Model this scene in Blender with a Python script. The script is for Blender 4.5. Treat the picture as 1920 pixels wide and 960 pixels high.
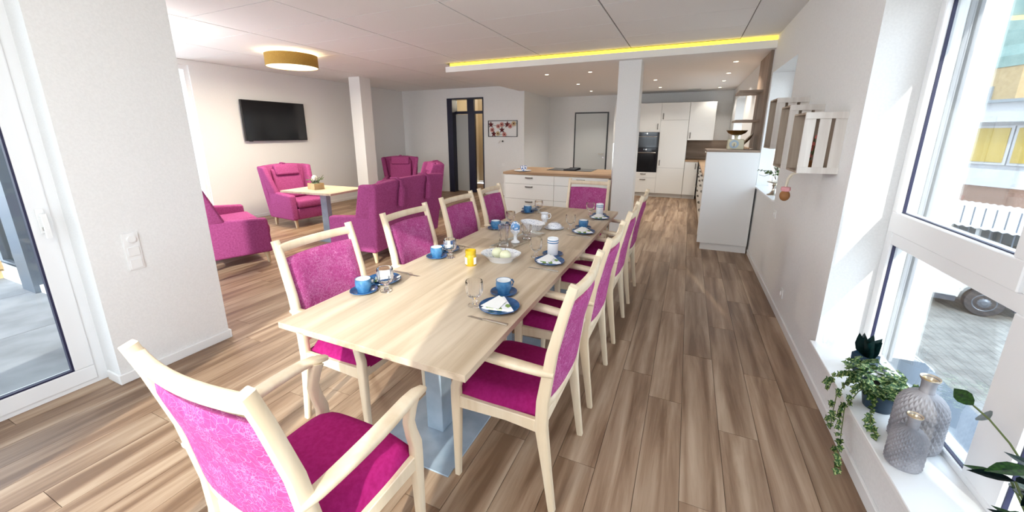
import bpy, bmesh, math, random
from mathutils import Vector, Matrix
for o in list(bpy.data.objects): bpy.data.objects.remove(o)
S = bpy.context.scene; COL = S.collection
rnd = random.Random(7); PI = math.pi
# ---------------------------------------------------------------- camera
cd = bpy.data.cameras.new('camera'); cam = bpy.data.objects.new('camera', cd); COL.objects.link(cam)
CAMZ = 1.55
cam.location = (0, 0, CAMZ); cam.rotation_euler = (math.radians(90-13.796), 0, math.radians(24.145))
cd.sensor_width = 36; cd.lens = 723.63/1920*36; cd.shift_y = -50.7/1920; cd.clip_start = .05; cd.clip_end = 400
S.camera = cam
# ---------------------------------------------------------------- world, sun, exposure
W = bpy.data.worlds.new('world'); S.world = W; W.use_nodes = True
nt = W.node_tree; nt.nodes.clear()
tc = nt.nodes.new('ShaderNodeTexCoord'); sp = nt.nodes.new('ShaderNodeSeparateXYZ'); rp = nt.nodes.new('ShaderNodeValToRGB')
bg = nt.nodes.new('ShaderNodeBackground'); wo = nt.nodes.new('ShaderNodeOutputWorld')
nt.links.new(tc.outputs['Generated'], sp.inputs[0]); nt.links.new(sp.outputs['Z'], rp.inputs[0])
rp.color_ramp.elements[0].position = 0; rp.color_ramp.elements[0].color = (.84, .90, 1, 1)
rp.color_ramp.elements[1].position = .9; rp.color_ramp.elements[1].color = (.62, .78, 1, 1)
nt.links.new(rp.outputs[0], bg.inputs[0]); bg.inputs[1].default_value = 2.3; nt.links.new(bg.outputs[0], wo.inputs[0])
sd = bpy.data.lights.new('sun', 'SUN'); sun = bpy.data.objects.new('sun', sd); COL.objects.link(sun)
sd.energy = 2.4; sd.angle = math.radians(.8); sd.color = (1, .965, .91)
SD = Vector((-.246, .856, -.454)); sun.rotation_euler = SD.to_track_quat('-Z', 'Y').to_euler(); sun.location = (3, -12, 9)
S.view_settings.view_transform = 'Standard'; S.view_settings.look = 'None'; S.view_settings.gamma = 1
S.view_settings.use_curve_mapping = False; S.view_settings.exposure = 1.22

# ---------------------------------------------------------------- materials
def srgb(r, g, b):
    f = lambda c: (c/255/12.92) if c/255 <= .04045 else ((c/255+.055)/1.055)**2.4
    return (f(r), f(g), f(b), 1)
def base(name, col, rough=.6, metal=0, spec=.5):
    m = bpy.data.materials.new(name); m.use_nodes = True; b = m.node_tree.nodes['Principled BSDF']
    b.inputs['Base Color'].default_value = col; b.inputs['Roughness'].default_value = rough; b.inputs['Metallic'].default_value = metal
    b.inputs['Specular IOR Level'].default_value = spec
    return m
def N(m, t): return m.node_tree.nodes.new(t)
def L(m, a, b): m.node_tree.links.new(a, b)
def noise_mat(name, c1, c2, scale=(8, 8, 8), nscale=4, rough=.6, bump=0, metal=0, detail=4, world=True, spec=.5, lo=.35, hi=.65):
    m = base(name, c1, rough, metal, spec); b = m.node_tree.nodes['Principled BSDF']
    t = N(m, 'ShaderNodeTexCoord'); mp = N(m, 'ShaderNodeMapping'); mp.inputs['Scale'].default_value = scale
    n = N(m, 'ShaderNodeTexNoise'); n.inputs['Scale'].default_value = nscale; n.inputs['Detail'].default_value = detail
    r = N(m, 'ShaderNodeValToRGB'); r.color_ramp.elements[0].color = c1; r.color_ramp.elements[1].color = c2
    r.color_ramp.elements[0].position = lo; r.color_ramp.elements[1].position = hi
    L(m, t.outputs['Object'], mp.inputs[0]); L(m, mp.outputs[0], n.inputs['Vector']); L(m, n.outputs[0], r.inputs[0]); L(m, r.outputs[0], b.inputs['Base Color'])
    if bump:
        bp = N(m, 'ShaderNodeBump'); bp.inputs['Strength'].default_value = bump; bp.inputs['Distance'].default_value = .002
        L(m, n.outputs[0], bp.inputs['Height']); L(m, bp.outputs[0], b.inputs['Normal'])
    return m
def wood(name, c1, c2, axis='Y', rough=.5, rand=False, c3=None, s=1.0, obj=True):
    """grain running along axis; rand: every plank takes its own shift and tone"""
    m = base(name, c1, rough); b = m.node_tree.nodes['Principled BSDF']
    if rand:
        g = N(m, 'ShaderNodeNewGeometry'); oi = N(m, 'ShaderNodeObjectInfo'); ad = N(m, 'ShaderNodeMath'); ad.operation = 'ADD'
        L(m, g.outputs['Random Per Island'], ad.inputs[0]); L(m, oi.outputs['Random'], ad.inputs[1])
        fr = N(m, 'ShaderNodeMath'); fr.operation = 'FRACT'; L(m, ad.outputs[0], fr.inputs[0])
        cb = N(m, 'ShaderNodeCombineXYZ'); mu = N(m, 'ShaderNodeMath'); mu.operation = 'MULTIPLY'; mu.inputs[1].default_value = 37
        L(m, fr.outputs[0], mu.inputs[0]); L(m, mu.outputs[0], cb.inputs[0]); L(m, mu.outputs[0], cb.inputs[2]); L(m, mu.outputs[0], cb.inputs[1])
        va = N(m, 'ShaderNodeVectorMath'); L(m, g.outputs['Position'], va.inputs[0]); L(m, cb.outputs[0], va.inputs[1]); src = va.outputs[0]
    else:
        t = N(m, 'ShaderNodeTexCoord'); src = t.outputs['Object']
    sc = {'X': (.9, 14, 14), 'Y': (14, .9, 14), 'Z': (14, 14, .9)}[axis]
    mp = N(m, 'ShaderNodeMapping'); mp.inputs['Scale'].default_value = [v*s for v in sc]; L(m, src, mp.inputs[0])
    n = N(m, 'ShaderNodeTexNoise'); n.inputs['Scale'].default_value = 1.0; n.inputs['Detail'].default_value = 6; n.inputs['Roughness'].default_value = .6; n.inputs['Distortion'].default_value = .4
    L(m, mp.outputs[0], n.inputs['Vector'])
    n2 = N(m, 'ShaderNodeTexNoise'); n2.inputs['Scale'].default_value = .28; n2.inputs['Detail'].default_value = 2; L(m, mp.outputs[0], n2.inputs['Vector'])
    wv = N(m, 'ShaderNodeMath'); wv.operation = 'MULTIPLY'; wv.inputs[1].default_value = 26; L(m, n2.outputs[0], wv.inputs[0])
    sn = N(m, 'ShaderNodeMath'); sn.operation = 'SINE'; L(m, wv.outputs[0], sn.inputs[0])
    mx = N(m, 'ShaderNodeMath'); mx.operation = 'MULTIPLY_ADD'; mx.inputs[1].default_value = .07; L(m, sn.outputs[0], mx.inputs[0]); L(m, n.outputs[0], mx.inputs[2])
    r = N(m, 'ShaderNodeValToRGB'); e = r.color_ramp.elements; e[0].position = .34; e[0].color = c1; e[1].position = .68; e[1].color = c2
    if c3: k = e.new(.5); k.color = c3
    L(m, mx.outputs[0], r.inputs[0]); out = r.outputs[0]
    if rand:
        hv = N(m, 'ShaderNodeHueSaturation'); mr = N(m, 'ShaderNodeMapRange'); mr.inputs[3].default_value = .9; mr.inputs[4].default_value = 1.08
        L(m, fr.outputs[0], mr.inputs[0]); L(m, mr.outputs[0], hv.inputs['Value']); L(m, out, hv.inputs['Color']); out = hv.outputs[0]
    L(m, out, b.inputs['Base Color'])
    bp = N(m, 'ShaderNodeBump'); bp.inputs['Strength'].default_value = .15; bp.inputs['Distance'].default_value = .001; L(m, n.outputs[0], bp.inputs['Height']); L(m, bp.outputs[0], b.inputs['Normal'])
    return m
def emit(name, col, st):
    m = bpy.data.materials.new(name); m.use_nodes = True; m.node_tree.nodes.clear()
    e = N(m, 'ShaderNodeEmission'); o = N(m, 'ShaderNodeOutputMaterial'); e.inputs[0].default_value = col; e.inputs[1].default_value = st; L(m, e.outputs[0], o.inputs[0]); return m
def pane_mat(name, tint=(1, 1, 1, 1), fac=.06):
    m = bpy.data.materials.new(name); m.use_nodes = True; m.node_tree.nodes.clear()
    o = N(m, 'ShaderNodeOutputMaterial'); t = N(m, 'ShaderNodeBsdfTransparent'); t.inputs[0].default_value = tint
    g = N(m, 'ShaderNodeBsdfGlossy'); g.inputs['Roughness'].default_value = .02; x = N(m, 'ShaderNodeMixShader')
    lw = N(m, 'ShaderNodeLayerWeight'); lw.inputs[0].default_value = .12; ml = N(m, 'ShaderNodeMath'); ml.operation = 'MULTIPLY_ADD'; ml.inputs[1].default_value = .5; ml.inputs[2].default_value = fac*.4
    L(m, lw.outputs['Fresnel'], ml.inputs[0]); L(m, ml.outputs[0], x.inputs[0]); L(m, t.outputs[0], x.inputs[1]); L(m, g.outputs[0], x.inputs[2]); L(m, x.outputs[0], o.inputs[0]); return m
def fabric(name, c1, c2, line=None, bump=.5, sheen=.3):
    m = noise_mat(name, c1, c2, (1, 1, 1), 60, .92, bump, spec=.12); b = m.node_tree.nodes['Principled BSDF']
    if line:
        t = N(m, 'ShaderNodeTexCoord'); n = N(m, 'ShaderNodeTexNoise'); n.inputs['Scale'].default_value = 14
        mixv = N(m, 'ShaderNodeMix'); mixv.data_type = 'VECTOR'; mixv.inputs[0].default_value = .07
        L(m, t.outputs['Object'], n.inputs['Vector']); L(m, t.outputs['Object'], mixv.inputs[4]); L(m, n.outputs['Color'], mixv.inputs[5])
        rs = []
        for s, w in ((48, .022), (95, .045)):
            v = N(m, 'ShaderNodeTexVoronoi'); v.feature = 'DISTANCE_TO_EDGE'; v.inputs['Scale'].default_value = s
            L(m, mixv.outputs[1], v.inputs['Vector']); c = N(m, 'ShaderNodeMath'); c.operation = 'LESS_THAN'; c.inputs[1].default_value = w; L(m, v.outputs['Distance'], c.inputs[0]); rs.append(c)
        n3 = N(m, 'ShaderNodeTexNoise'); n3.inputs['Scale'].default_value = 9; L(m, t.outputs['Object'], n3.inputs['Vector'])
        gt = N(m, 'ShaderNodeMath'); gt.operation = 'GREATER_THAN'; gt.inputs[1].default_value = .5; L(m, n3.outputs[0], gt.inputs[0])
        a = N(m, 'ShaderNodeMath'); a.operation = 'MULTIPLY'; L(m, rs[1].outputs[0], a.inputs[0]); L(m, gt.outputs[0], a.inputs[1])
        mxx = N(m, 'ShaderNodeMath'); mxx.operation = 'MAXIMUM'; L(m, rs[0].outputs[0], mxx.inputs[0]); L(m, a.outputs[0], mxx.inputs[1])
        f = N(m, 'ShaderNodeMath'); f.operation = 'MULTIPLY'; f.inputs[1].default_value = .4; L(m, mxx.outputs[0], f.inputs[0])
        mc = N(m, 'ShaderNodeMix'); mc.data_type = 'RGBA'; L(m, f.outputs[0], mc.inputs[0])
        src = b.inputs['Base Color'].links[0].from_socket; L(m, src, mc.inputs[6]); mc.inputs[7].default_value = line; L(m, mc.outputs[2], b.inputs['Base Color'])
    return m
M = {}
M['wall'] = noise_mat('white_plaster', (.80, .80, .79, 1), (.84, .84, .83, 1), (1, 1, 1), 90, .9, .35)
M['render'] = noise_mat('white_render', (.78, .78, .76, 1), (.85, .85, .83, 1), (1, 1, 1), 60, .95, .6)
M['tile'] = noise_mat('ceiling_tile', (.85, .84, .825, 1), (.88, .87, .855, 1), (1, 1, 1), 120, .95, .3)
M['ceil'] = base('ceiling_paint', (.87, .865, .86, 1), .95); M['groove'] = base('ceiling_groove', (.25, .24, .23, 1), .9)
M['white'] = base('white_lacquer', (.86, .86, .85, 1), .35)
M['pvc'] = base('white_plastic_frame', (.84, .845, .85, 1), .28)
M['gasket'] = base('dark_blue_gasket', (.012, .012, .05, 1), .5)
M['plank'] = wood('brown_oak_vinyl', srgb(118, 90, 67), srgb(180, 155, 130), 'Y', .42, True, srgb(151, 123, 98))
M['subfloor'] = base('plank_joint', srgb(84, 66, 52), .8)
M['beech'] = wood('beech', srgb(222, 201, 170), srgb(235, 219, 193), 'Z', .45)
M['oaktop'] = wood('light_oak_top', srgb(180, 159, 133), srgb(214, 197, 174), 'Y', .42, False, srgb(200, 181, 156))
M['oakedge'] = wood('light_oak_edge', srgb(196, 174, 142), srgb(218, 198, 168), 'Y', .5)
M['worktop'] = wood('brown_oak_worktop', srgb(150, 117, 86), srgb(190, 158, 124), 'X', .45)
M['greyoak'] = wood('grey_oak', srgb(118, 98, 82), srgb(160, 140, 122), 'Z', .5)
M['greyoakx'] = wood('grey_oak_splash', srgb(128, 108, 92), srgb(172, 152, 134), 'X', .5)
M['legwood'] = wood('pale_leg_wood', srgb(205, 182, 145), srgb(226, 205, 170), 'Z', .45)
M['magback'] = fabric('magenta_patterned_fabric', srgb(160, 66, 122), srgb(174, 78, 136), srgb(222, 160, 200))
M['magseat'] = fabric('magenta_seat_fabric', srgb(150, 26, 96), srgb(162, 34, 108))
M['sofa'] = fabric('magenta_wool', srgb(154, 68, 120), srgb(172, 84, 138), None, .6)
M['steel'] = noise_mat('brushed_steel', srgb(150, 168, 184), srgb(172, 188, 202), (1, 1, 1), 8, .42, 0, .25)
M['chrome'] = base('chrome', (.7, .68, .64, 1), .22, 1)
M['silver'] = noise_mat('old_silver', (.55, .5, .42, 1), (.75, .72, .66, 1), (1, 1, 1), 25, .28, 0, 1)
M['kfront'] = base('cream_front', (.80, .79, .755, 1), .4); M['kbody'] = base('shadow_joint', (.30, .29, .27, 1), .7); M['handle'] = base('antique_handle', (.22, .20, .18, 1), .35, .9)
M['plinth'] = base('cream_plinth', (.72, .71, .68, 1), .5)
M['blackglass'] = base('black_glass', (.006, .006, .01, 1), .07)
M['black'] = base('black_metal', (.012, .012, .016, 1), .4)
M['frameblue'] = base('dark_blue_frame', (.008, .010, .035, 1), .4)
M['blue'] = noise_mat('blue_glaze', srgb(26, 66, 112), srgb(44, 92, 142), (1, 1, 1), 30, .12, 0)
M['lblue'] = noise_mat('light_blue_glaze', srgb(52, 104, 150), srgb(82, 136, 178), (1, 1, 1), 30, .12, 0)
M['porc'] = base('white_porcelain', (.86, .87, .88, 1), .12)
def pattern(name, col, sc=38, thr=.22):
    m = base(name, (.86, .87, .88, 1), .12); b = m.node_tree.nodes['Principled BSDF']; t = N(m, 'ShaderNodeTexCoord')
    v = N(m, 'ShaderNodeTexVoronoi'); v.inputs['Scale'].default_value = sc; n = N(m, 'ShaderNodeTexNoise'); n.inputs['Scale'].default_value = sc*3
    L(m, t.outputs['Object'], v.inputs['Vector']); L(m, t.outputs['Object'], n.inputs['Vector'])
    a = N(m, 'ShaderNodeMath'); a.operation = 'MULTIPLY_ADD'; a.inputs[1].default_value = .45; L(m, n.outputs[0], a.inputs[0]); L(m, v.outputs['Distance'], a.inputs[2])
    c = N(m, 'ShaderNodeMath'); c.operation = 'LESS_THAN'; c.inputs[1].default_value = thr+.22; L(m, a.outputs[0], c.inputs[0])
    x = N(m, 'ShaderNodeMix'); x.data_type = 'RGBA'; x.inputs[6].default_value = (.84, .86, .9, 1); x.inputs[7].default_value = col
    L(m, c.outputs[0], x.inputs[0]); L(m, x.outputs[2], b.inputs['Base Color']); return m
M['bluewhite'] = pattern('blue_sprig_porcelain', srgb(84, 102, 156), 85, .24)
M['bluedense'] = pattern('dense_blue_pattern', srgb(30, 85, 160), 45, .5)
M['napkin'] = pattern('floral_napkin', srgb(120, 150, 80), 22, .3)
M['napkinw'] = base('white_paper', (.86, .86, .84, 1), .8)
gm = bpy.data.materials.new('clear_glass'); gm.use_nodes = True; b = gm.node_tree.nodes['Principled BSDF']
b.inputs['Transmission Weight'].default_value = 1; b.inputs['Roughness'].default_value = .02; b.inputs['IOR'].default_value = 1.22; b.inputs['Base Color'].default_value = (1, 1, 1, 1); M['glass'] = gm; g2 = gm.copy(); g2.node_tree.nodes['Principled BSDF'].inputs['IOR'].default_value = 1.45; g2.name = 'cut_crystal'; M['crystal'] = g2
M['pane'] = pane_mat('window_pane', (.96, .98, .97, 1), .05)
M['yellow'] = base('yellow_candle_glass', srgb(180, 150, 34), .15)
M['label'] = base('white_label', (.85, .85, .85, 1), .5)
M['wax'] = base('cream_wax', srgb(232, 232, 196), .35)
M['candle'] = base('pale_wax', (.85, .84, .8, 1), .5)
M['led'] = emit('yellow_led', (1, .72, .05, 1), 1.6)
M['spot'] = emit('spot_lens', (1, .9, .68, 1), 3.0)
M['shade'] = noise_mat('mustard_shade', srgb(150, 116, 48), srgb(176, 140, 62), (1, 1, 1), 150, .8, .3)
M['diffuser'] = emit('lamp_diffuser', (1, .88, .58, 1), 1.1)
M['concrete'] = noise_mat('terrace_concrete', srgb(112, 114, 118), srgb(136, 138, 142), (1, 1, 1), 3, .8, .2)
M['rail'] = base('pale_rail', srgb(150, 152, 158), .5); M['office'] = base('office_paint', (.40, .41, .43, 1), .8)
M['alu'] = base('grey_aluminium', srgb(98, 108, 120), .4, .5)
M['terracotta'] = base('earthen_brown', srgb(150, 100, 55), .6)
M['pink'] = base('pink_ribbon', srgb(225, 160, 165), .7)
M['cord'] = base('pale_cord', srgb(220, 210, 190), .8)
M['cratewood'] = wood('whitewashed_wood', srgb(208, 200, 192), srgb(232, 227, 220), 'Z', .7)
M['crateinner'] = wood('unpainted_wood', srgb(150, 134, 118), srgb(182, 166, 148), 'Z', .7)
M['petrol'] = base('dark_teal_pot', srgb(18, 46, 66), .5)
M['soil'] = base('soil', (.03, .02, .015, 1), .9)
M['leaf'] = noise_mat('variegated_ivy_leaf', srgb(52, 98, 50), srgb(196, 210, 140), (1, 1, 1), 2.2, .5, 0, lo=.48, hi=.6)
M['leafd'] = noise_mat('ficus_leaf', srgb(22, 56, 34), srgb(62, 110, 44), (1, 1, 1), 9, .3, 0)
M['leafs'] = noise_mat('dark_lanceolate_leaf', srgb(14, 44, 48), srgb(28, 66, 62), (1, 1, 1), 9, .3, 0)
M['stem'] = base('green_stem', srgb(84, 96, 48), .6)
M['twig'] = base('brown_twig', srgb(74, 58, 44), .7)
M['vase'] = noise_mat('mauve_grey_ceramic', srgb(118, 118, 124), srgb(164, 162, 166), (1, 1, 1), 9, .6, .1)
M['gold'] = noise_mat('gold_rim', srgb(196, 170, 120), srgb(225, 215, 200), (1, 1, 1), 40, .3, 0, .6)
M['petal'] = base('white_petal', (.88, .86, .78, 1), .5)
M['petalp'] = base('pink_petal', srgb(215, 120, 110), .5)
M['red'] = base('dark_red_metal', srgb(96, 24, 30), .4)
M['rose'] = base('rose_metal', srgb(200, 130, 120), .4)
M['tan'] = base('tan_metal', srgb(200, 176, 130), .4)
M['scale'] = base('old_cream_enamel', srgb(206, 198, 170), .4)
M['bronze'] = base('brown_bronze', srgb(120, 92, 52), .25, .9)
M['beige'] = base('beige_corridor_wall', srgb(196, 178, 148), .9)
M['greydoor'] = base('grey_door_leaf', srgb(176, 178, 176), .5)
M['doorw'] = base('off_white_door', srgb(205, 208, 206), .5)
M['brick'] = noise_mat('brick_masonry', srgb(138, 108, 94), srgb(164, 136, 120), (6, 6, 16), 2, .9, 0)
M['stone'] = noise_mat('sandstone', srgb(158, 136, 98), srgb(176, 154, 114), (1, 1, 1), 3, .9, 0)
M['copper'] = noise_mat('green_copper', srgb(96, 124, 118), srgb(118, 144, 138), (1, 1, 1), 1, .7, 0)
M['slate'] = base('grey_slate', srgb(120, 128, 134), .7)
M['yblind'] = base('yellow_blind', srgb(160, 138, 62), .8)
M['asphalt'] = noise_mat('pale_paving', srgb(170, 168, 162), srgb(196, 194, 188), (1, 1, 1), 2, .9, 0)
M['cobble'] = noise_mat('grey_cobble', srgb(122, 120, 116), srgb(146, 144, 138), (1, 1, 1), 4, .9, 0)
M['rubber'] = base('black_rubber', (.03, .03, .035, 1), .7)
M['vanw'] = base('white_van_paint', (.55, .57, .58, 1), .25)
M['vandark'] = base('dark_bumper', (.05, .06, .08, 1), .5)
M['corrug'] = base('pale_corrugated_roof', (.75, .76, .78, 1), .5)
M['screen'] = base('tv_screen', (.004, .004, .006, 1), .12)
M['firewood'] = noise_mat('split_wood', srgb(176, 148, 106), srgb(206, 180, 138), (1, 1, 1), 6, .8, 0)
M['bread'] = noise_mat('dried_moss', srgb(70, 84, 62), srgb(120, 130, 96), (1, 1, 1), 40, .9, 0)

# ---------------------------------------------------------------- mesh helpers
def V3(*a): return Vector(a)
def bx(bm, x0, x1, y0, y1, z0, z1, bev=0, seg=1):
    vs = [bm.verts.new(p) for p in ((x0,y0,z0),(x1,y0,z0),(x1,y1,z0),(x0,y1,z0),(x0,y0,z1),(x1,y0,z1),(x1,y1,z1),(x0,y1,z1))]
    fs = [bm.faces.new([vs[i] for i in f]) for f in ((0,3,2,1),(4,5,6,7),(0,1,5,4),(1,2,6,5),(2,3,7,6),(3,0,4,7))]
    if bev:
        es = list({e for f in fs for e in f.edges}); bmesh.ops.bevel(bm, geom=es, offset=bev, segments=seg, profile=.6, affect='EDGES')
def hexa(bm, lo, hi, bev=0, seg=3):
    vs = [bm.verts.new(p) for p in list(lo)+list(hi)]
    fs = [bm.faces.new([vs[i] for i in f]) for f in ((0,3,2,1),(4,5,6,7),(0,1,5,4),(1,2,6,5),(2,3,7,6),(3,0,4,7))]
    if bev:
        es = list({e for f in fs for e in f.edges}); bmesh.ops.bevel(bm, geom=es, offset=bev, segments=seg, profile=.55, affect='EDGES')
def beam(bm, pts, sizes, side=(1, 0, 0), ch=.28):
    """rounded-rectangle bar along pts; sizes = (width along side, thickness) per point"""
    pts = [Vector(p) for p in pts]; side = Vector(side); n = len(pts)
    if not isinstance(sizes, list): sizes = [sizes]*n
    rings = []
    for i, p in enumerate(pts):
        t = (pts[min(i+1, n-1)]-pts[max(i-1, 0)]).normalized(); s = (side-t*side.dot(t)).normalized(); u = t.cross(s)
        w, h = sizes[i][0]/2, sizes[i][1]/2; c = min(w, h)*ch
        rings.append([bm.verts.new(p+s*a+u*b_) for a, b_ in ((w-c,-h),(w,-h+c),(w,h-c),(w-c,h),(-w+c,h),(-w,h-c),(-w,-h+c),(-w+c,-h))])
    for a, b_ in zip(rings, rings[1:]):
        for j in range(8): bm.faces.new((a[j], a[(j+1)%8], b_[(j+1)%8], b_[j]))
    bm.faces.new(rings[0][::-1]); bm.faces.new(rings[-1])
def tube(bm, pts, r, n=8):
    pts = [Vector(p) for p in pts]; rs = r if isinstance(r, list) else [r]*len(pts); rings = []; ref = Vector((.13, .21, .97)).normalized()
    for i, p in enumerate(pts):
        t = (pts[min(i+1, len(pts)-1)]-pts[max(i-1, 0)]).normalized()
        if abs(t.dot(ref)) > .98: ref = Vector((1, .1, 0)).normalized()
        s = (ref-t*ref.dot(t)).normalized(); u = t.cross(s)
        rings.append([bm.verts.new(p+(s*math.cos(2*PI*k/n)+u*math.sin(2*PI*k/n))*rs[i]) for k in range(n)])
    for a, b_ in zip(rings, rings[1:]):
        for j in range(n): bm.faces.new((a[j], a[(j+1)%n], b_[(j+1)%n], b_[j]))
    bm.faces.new(rings[0][::-1]); bm.faces.new(rings[-1])
def lathe(bm, prof, n=32, c=(0, 0, 0), sx=1, sy=1, fn=None):
    c = Vector(c); rings = []
    for r, z in prof:
        if r < 1e-5: rings.append([bm.verts.new(c+Vector((0, 0, z)))]); continue
        rings.append([bm.verts.new(c+Vector((math.cos(2*PI*k/n)*r*sx*(fn(k/n, z) if fn else 1), math.sin(2*PI*k/n)*r*sy*(fn(k/n, z) if fn else 1), z))) for k in range(n)])
    for a, b_ in zip(rings, rings[1:]):
        for j in range(n):
            q = [a[j % len(a)], a[(j+1) % len(a)], b_[(j+1) % len(b_)], b_[j % len(b_)]]
            q2 = []
            for v in q:
                if v not in q2: q2.append(v)
            if len(q2) > 2:
                try: bm.faces.new(q2)
                except ValueError: pass
def ball(bm, c, r, sz=(1, 1, 1), n=16, m=10):
    lathe(bm, [(r*math.sin(PI*i/m)*1.0 if 0 < i < m else 0, -r*math.cos(PI*i/m)*sz[2]) for i in range(m+1)], n, c, sz[0], sz[1])
def disc_cyl(bm, c, r, h, n=32): lathe(bm, [(0, 0), (r, 0), (r, h), (0, h)], n, c)
def mesh(name, bm, mat, smooth=False, bevel=0):
    bmesh.ops.recalc_face_normals(bm, faces=bm.faces[:])
    me = bpy.data.meshes.new(name); bm.to_mesh(me); bm.free()
    for m in (mat if isinstance(mat, (list, tuple)) else [mat]): me.materials.append(m)
    if smooth:
        me.polygons.foreach_set('use_smooth', [True]*len(me.polygons))
        try: me.set_sharp_from_angle(angle=math.radians(smooth if smooth is not True else 40))
        except Exception: pass
    return me
def obj(name, bm, mat, parent=None, smooth=False, loc=None):
    me = bm if isinstance(bm, bpy.types.Mesh) else mesh(name, bm, mat, smooth)
    o = bpy.data.objects.new(name, me); COL.objects.link(o)
    if parent: o.parent = parent
    if loc is not None: o.location = loc
    return o
def B(): return bmesh.new()
def box(name, dims, mat, parent=None, bev=0, smooth=False, seg=2):
    bm = B(); bx(bm, *dims, bev, seg); return obj(name, bm, mat, parent, smooth)
def tag(o, label, cat, group=None):
    o['label'] = label; o['category'] = cat
    if group: o['group'] = group
    return o
def thing(name, label, cat, loc=(0, 0, 0), rz=0, group=None):
    o = bpy.data.objects.new(name, None); COL.objects.link(o); o.location = loc; o.rotation_euler = (0, 0, rz); o.empty_display_size = .1
    return tag(o, label, cat, group)
def struct(o): o['kind'] = 'structure'; return o
KIDS = {}
def copy_tree(o, parent=None):
    c = o.copy(); COL.objects.link(c)
    if parent: c.parent = parent
    for k in [x for x in ALL() if x.parent == o]: copy_tree(k, c)
    return c
def ALL(): return list(o for o in COL.objects)
def ctree(o):   # cached (children looked up once per source)
    def walk(s, par):
        c = s.copy(); COL.objects.link(c)
        if par: c.parent = par
        for k in KIDS[s.name]: walk(k, c)
        return c
    def reg(s):
        if s.name in KIDS: return
        KIDS[s.name] = [x for x in s.children]
        for k in KIDS[s.name]: reg(k)
    reg(o); return walk(o, None)
def place(src, used, loc, rz, label, group=None):
    o = src if not used else ctree(src)
    o.location = loc; o.rotation_euler = (0, 0, rz); o['label'] = label
    if group: o['group'] = group
    return o
bpy.context.view_layer.update()

# ================================================================ STRUCTURE
CZ = 2.70; XR = .85; XO = 1.32; XT = -7.4; YB = 9.05; YK = 10.95; XS = -3.73
# ---- floor with planks
cr, sr = math.cos(math.radians(24.145)), math.sin(math.radians(24.145)); cp, spi = math.cos(math.radians(13.796)), math.sin(math.radians(13.796))
FW = Vector((-sr*cp, cr*cp, -spi)); RT = Vector((cr, sr, 0)); UP = RT.cross(FW)
def pix(p):
    d = Vector(p)-Vector((0, 0, CAMZ)); w = d.dot(FW)
    return (960+723.63*d.dot(RT)/w, 429.3-723.63*d.dot(UP)/w, w)
bm = B(); bx(bm, XT-.2, -3.56, 1.5, YK+.1, -.2, -.006); bx(bm, -3.56, XR+.2, -1.0, YK+.1, -.2, -.006); floor = struct(obj('floor', bm, M['subfloor']))
PW, PL = .185, 1.27; planks = []
nrow = int(math.ceil((XR-XT)/PW))
for i in range(nrow):
    x1 = XR-i*PW; x0 = max(x1-PW, XT); y = -.92-rnd.random()*PL
    while y < YK:
        ya, yb = max(y, -.9), min(y+PL, YK); y += PL
        if yb-ya < .03: continue
        xc, yc = (x0+x1)/2, (ya+yb)/2
        if xc < -3.5:
            ya = max(ya, 1.52)
            if yb-ya < .05: continue
            yc = (ya+yb)/2
        if xc < XS-.1 and ya > YB+.25 and not (-6.3 < xc < -4.4): continue
        u, v, w = pix((xc, yc, 0)); vis = 0
        if w > .2 and -60 < u < 1980 and -60 < v < 1020: vis = (x1-x0)*(yb-ya)*(CAMZ/w**3)
        planks.append((vis, x0, x1, ya, yb))
planks.sort(key=lambda p: -p[0])
G = .0011
sh = {}
rest = B()
for k, (vis, x0, x1, ya, yb) in enumerate(planks):
    if k < 298 and vis > 0:
        key = (round(x1-x0, 3), round(yb-ya, 3))
        if key not in sh:
            b_ = B(); w2, l2 = (x1-x0)/2-G, (yb-ya)/2-G; bx(b_, -w2, w2, -l2, l2, -.006, 0); sh[key] = mesh('plank', b_, M['plank'])
        obj('plank', sh[key], None, floor, loc=((x0+x1)/2, (ya+yb)/2, 0))
    else: bx(rest, x0+G, x1-G, ya+G, yb-G, -.006, 0)
o = obj('plank', rest, M['plank'], floor); o['kind'] = 'stuff'
# ---- ceiling with tiles
bm = B(); bx(bm, XT-.2, XO, -1.0, YK+.1, CZ+.012, CZ+.25); ceil = struct(obj('ceiling', bm, M['groove']))
TX, TY = 1.316, .661; sh = {}
for i in range(-1, 7):
    xa, xb = .46-(i+1)*TX, .46-i*TX
    if i == -1: xa, xb = .46, XR
    xa = max(xa, XT)
    if xb-xa < .05: continue
    for j in range(-1, 20):
        ya = -.9 if j == -1 else -.055+j*TY; yb = -.055 if j == -1 else ya+TY
        if j == -1: xa0 = xa
        xb_, xa = xb, xa0
        if xa < -3.87 < xb and yb > 5.9: xb_ = -3.87
        if ya > (5.87 if xb_ > XS+.05 else YB-.02): continue
        yb = min(yb, 5.93 if xb_ > XS+.05 else YB)
        if i == -1:
            if j == -1: bx_ = box('border_strip', (.462, XR, -.9, 5.93, CZ, CZ+.012), M['wall'], ceil)
            continue
        ga, gb = .008, .005; key = (round(xb_-xa, 3), round(yb-ya, 3))
        if key not in sh:
            b_ = B(); w2, l2 = (xb_-xa)/2-ga, (yb-ya)/2-gb; bx(b_, -w2, w2, -l2, l2, 0, .012); sh[key] = mesh('ceiling_tile', b_, M['tile'])
        obj('ceiling_tile', sh[key], None, ceil, loc=((xa+xb_)/2, (ya+yb)/2, CZ))
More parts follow.
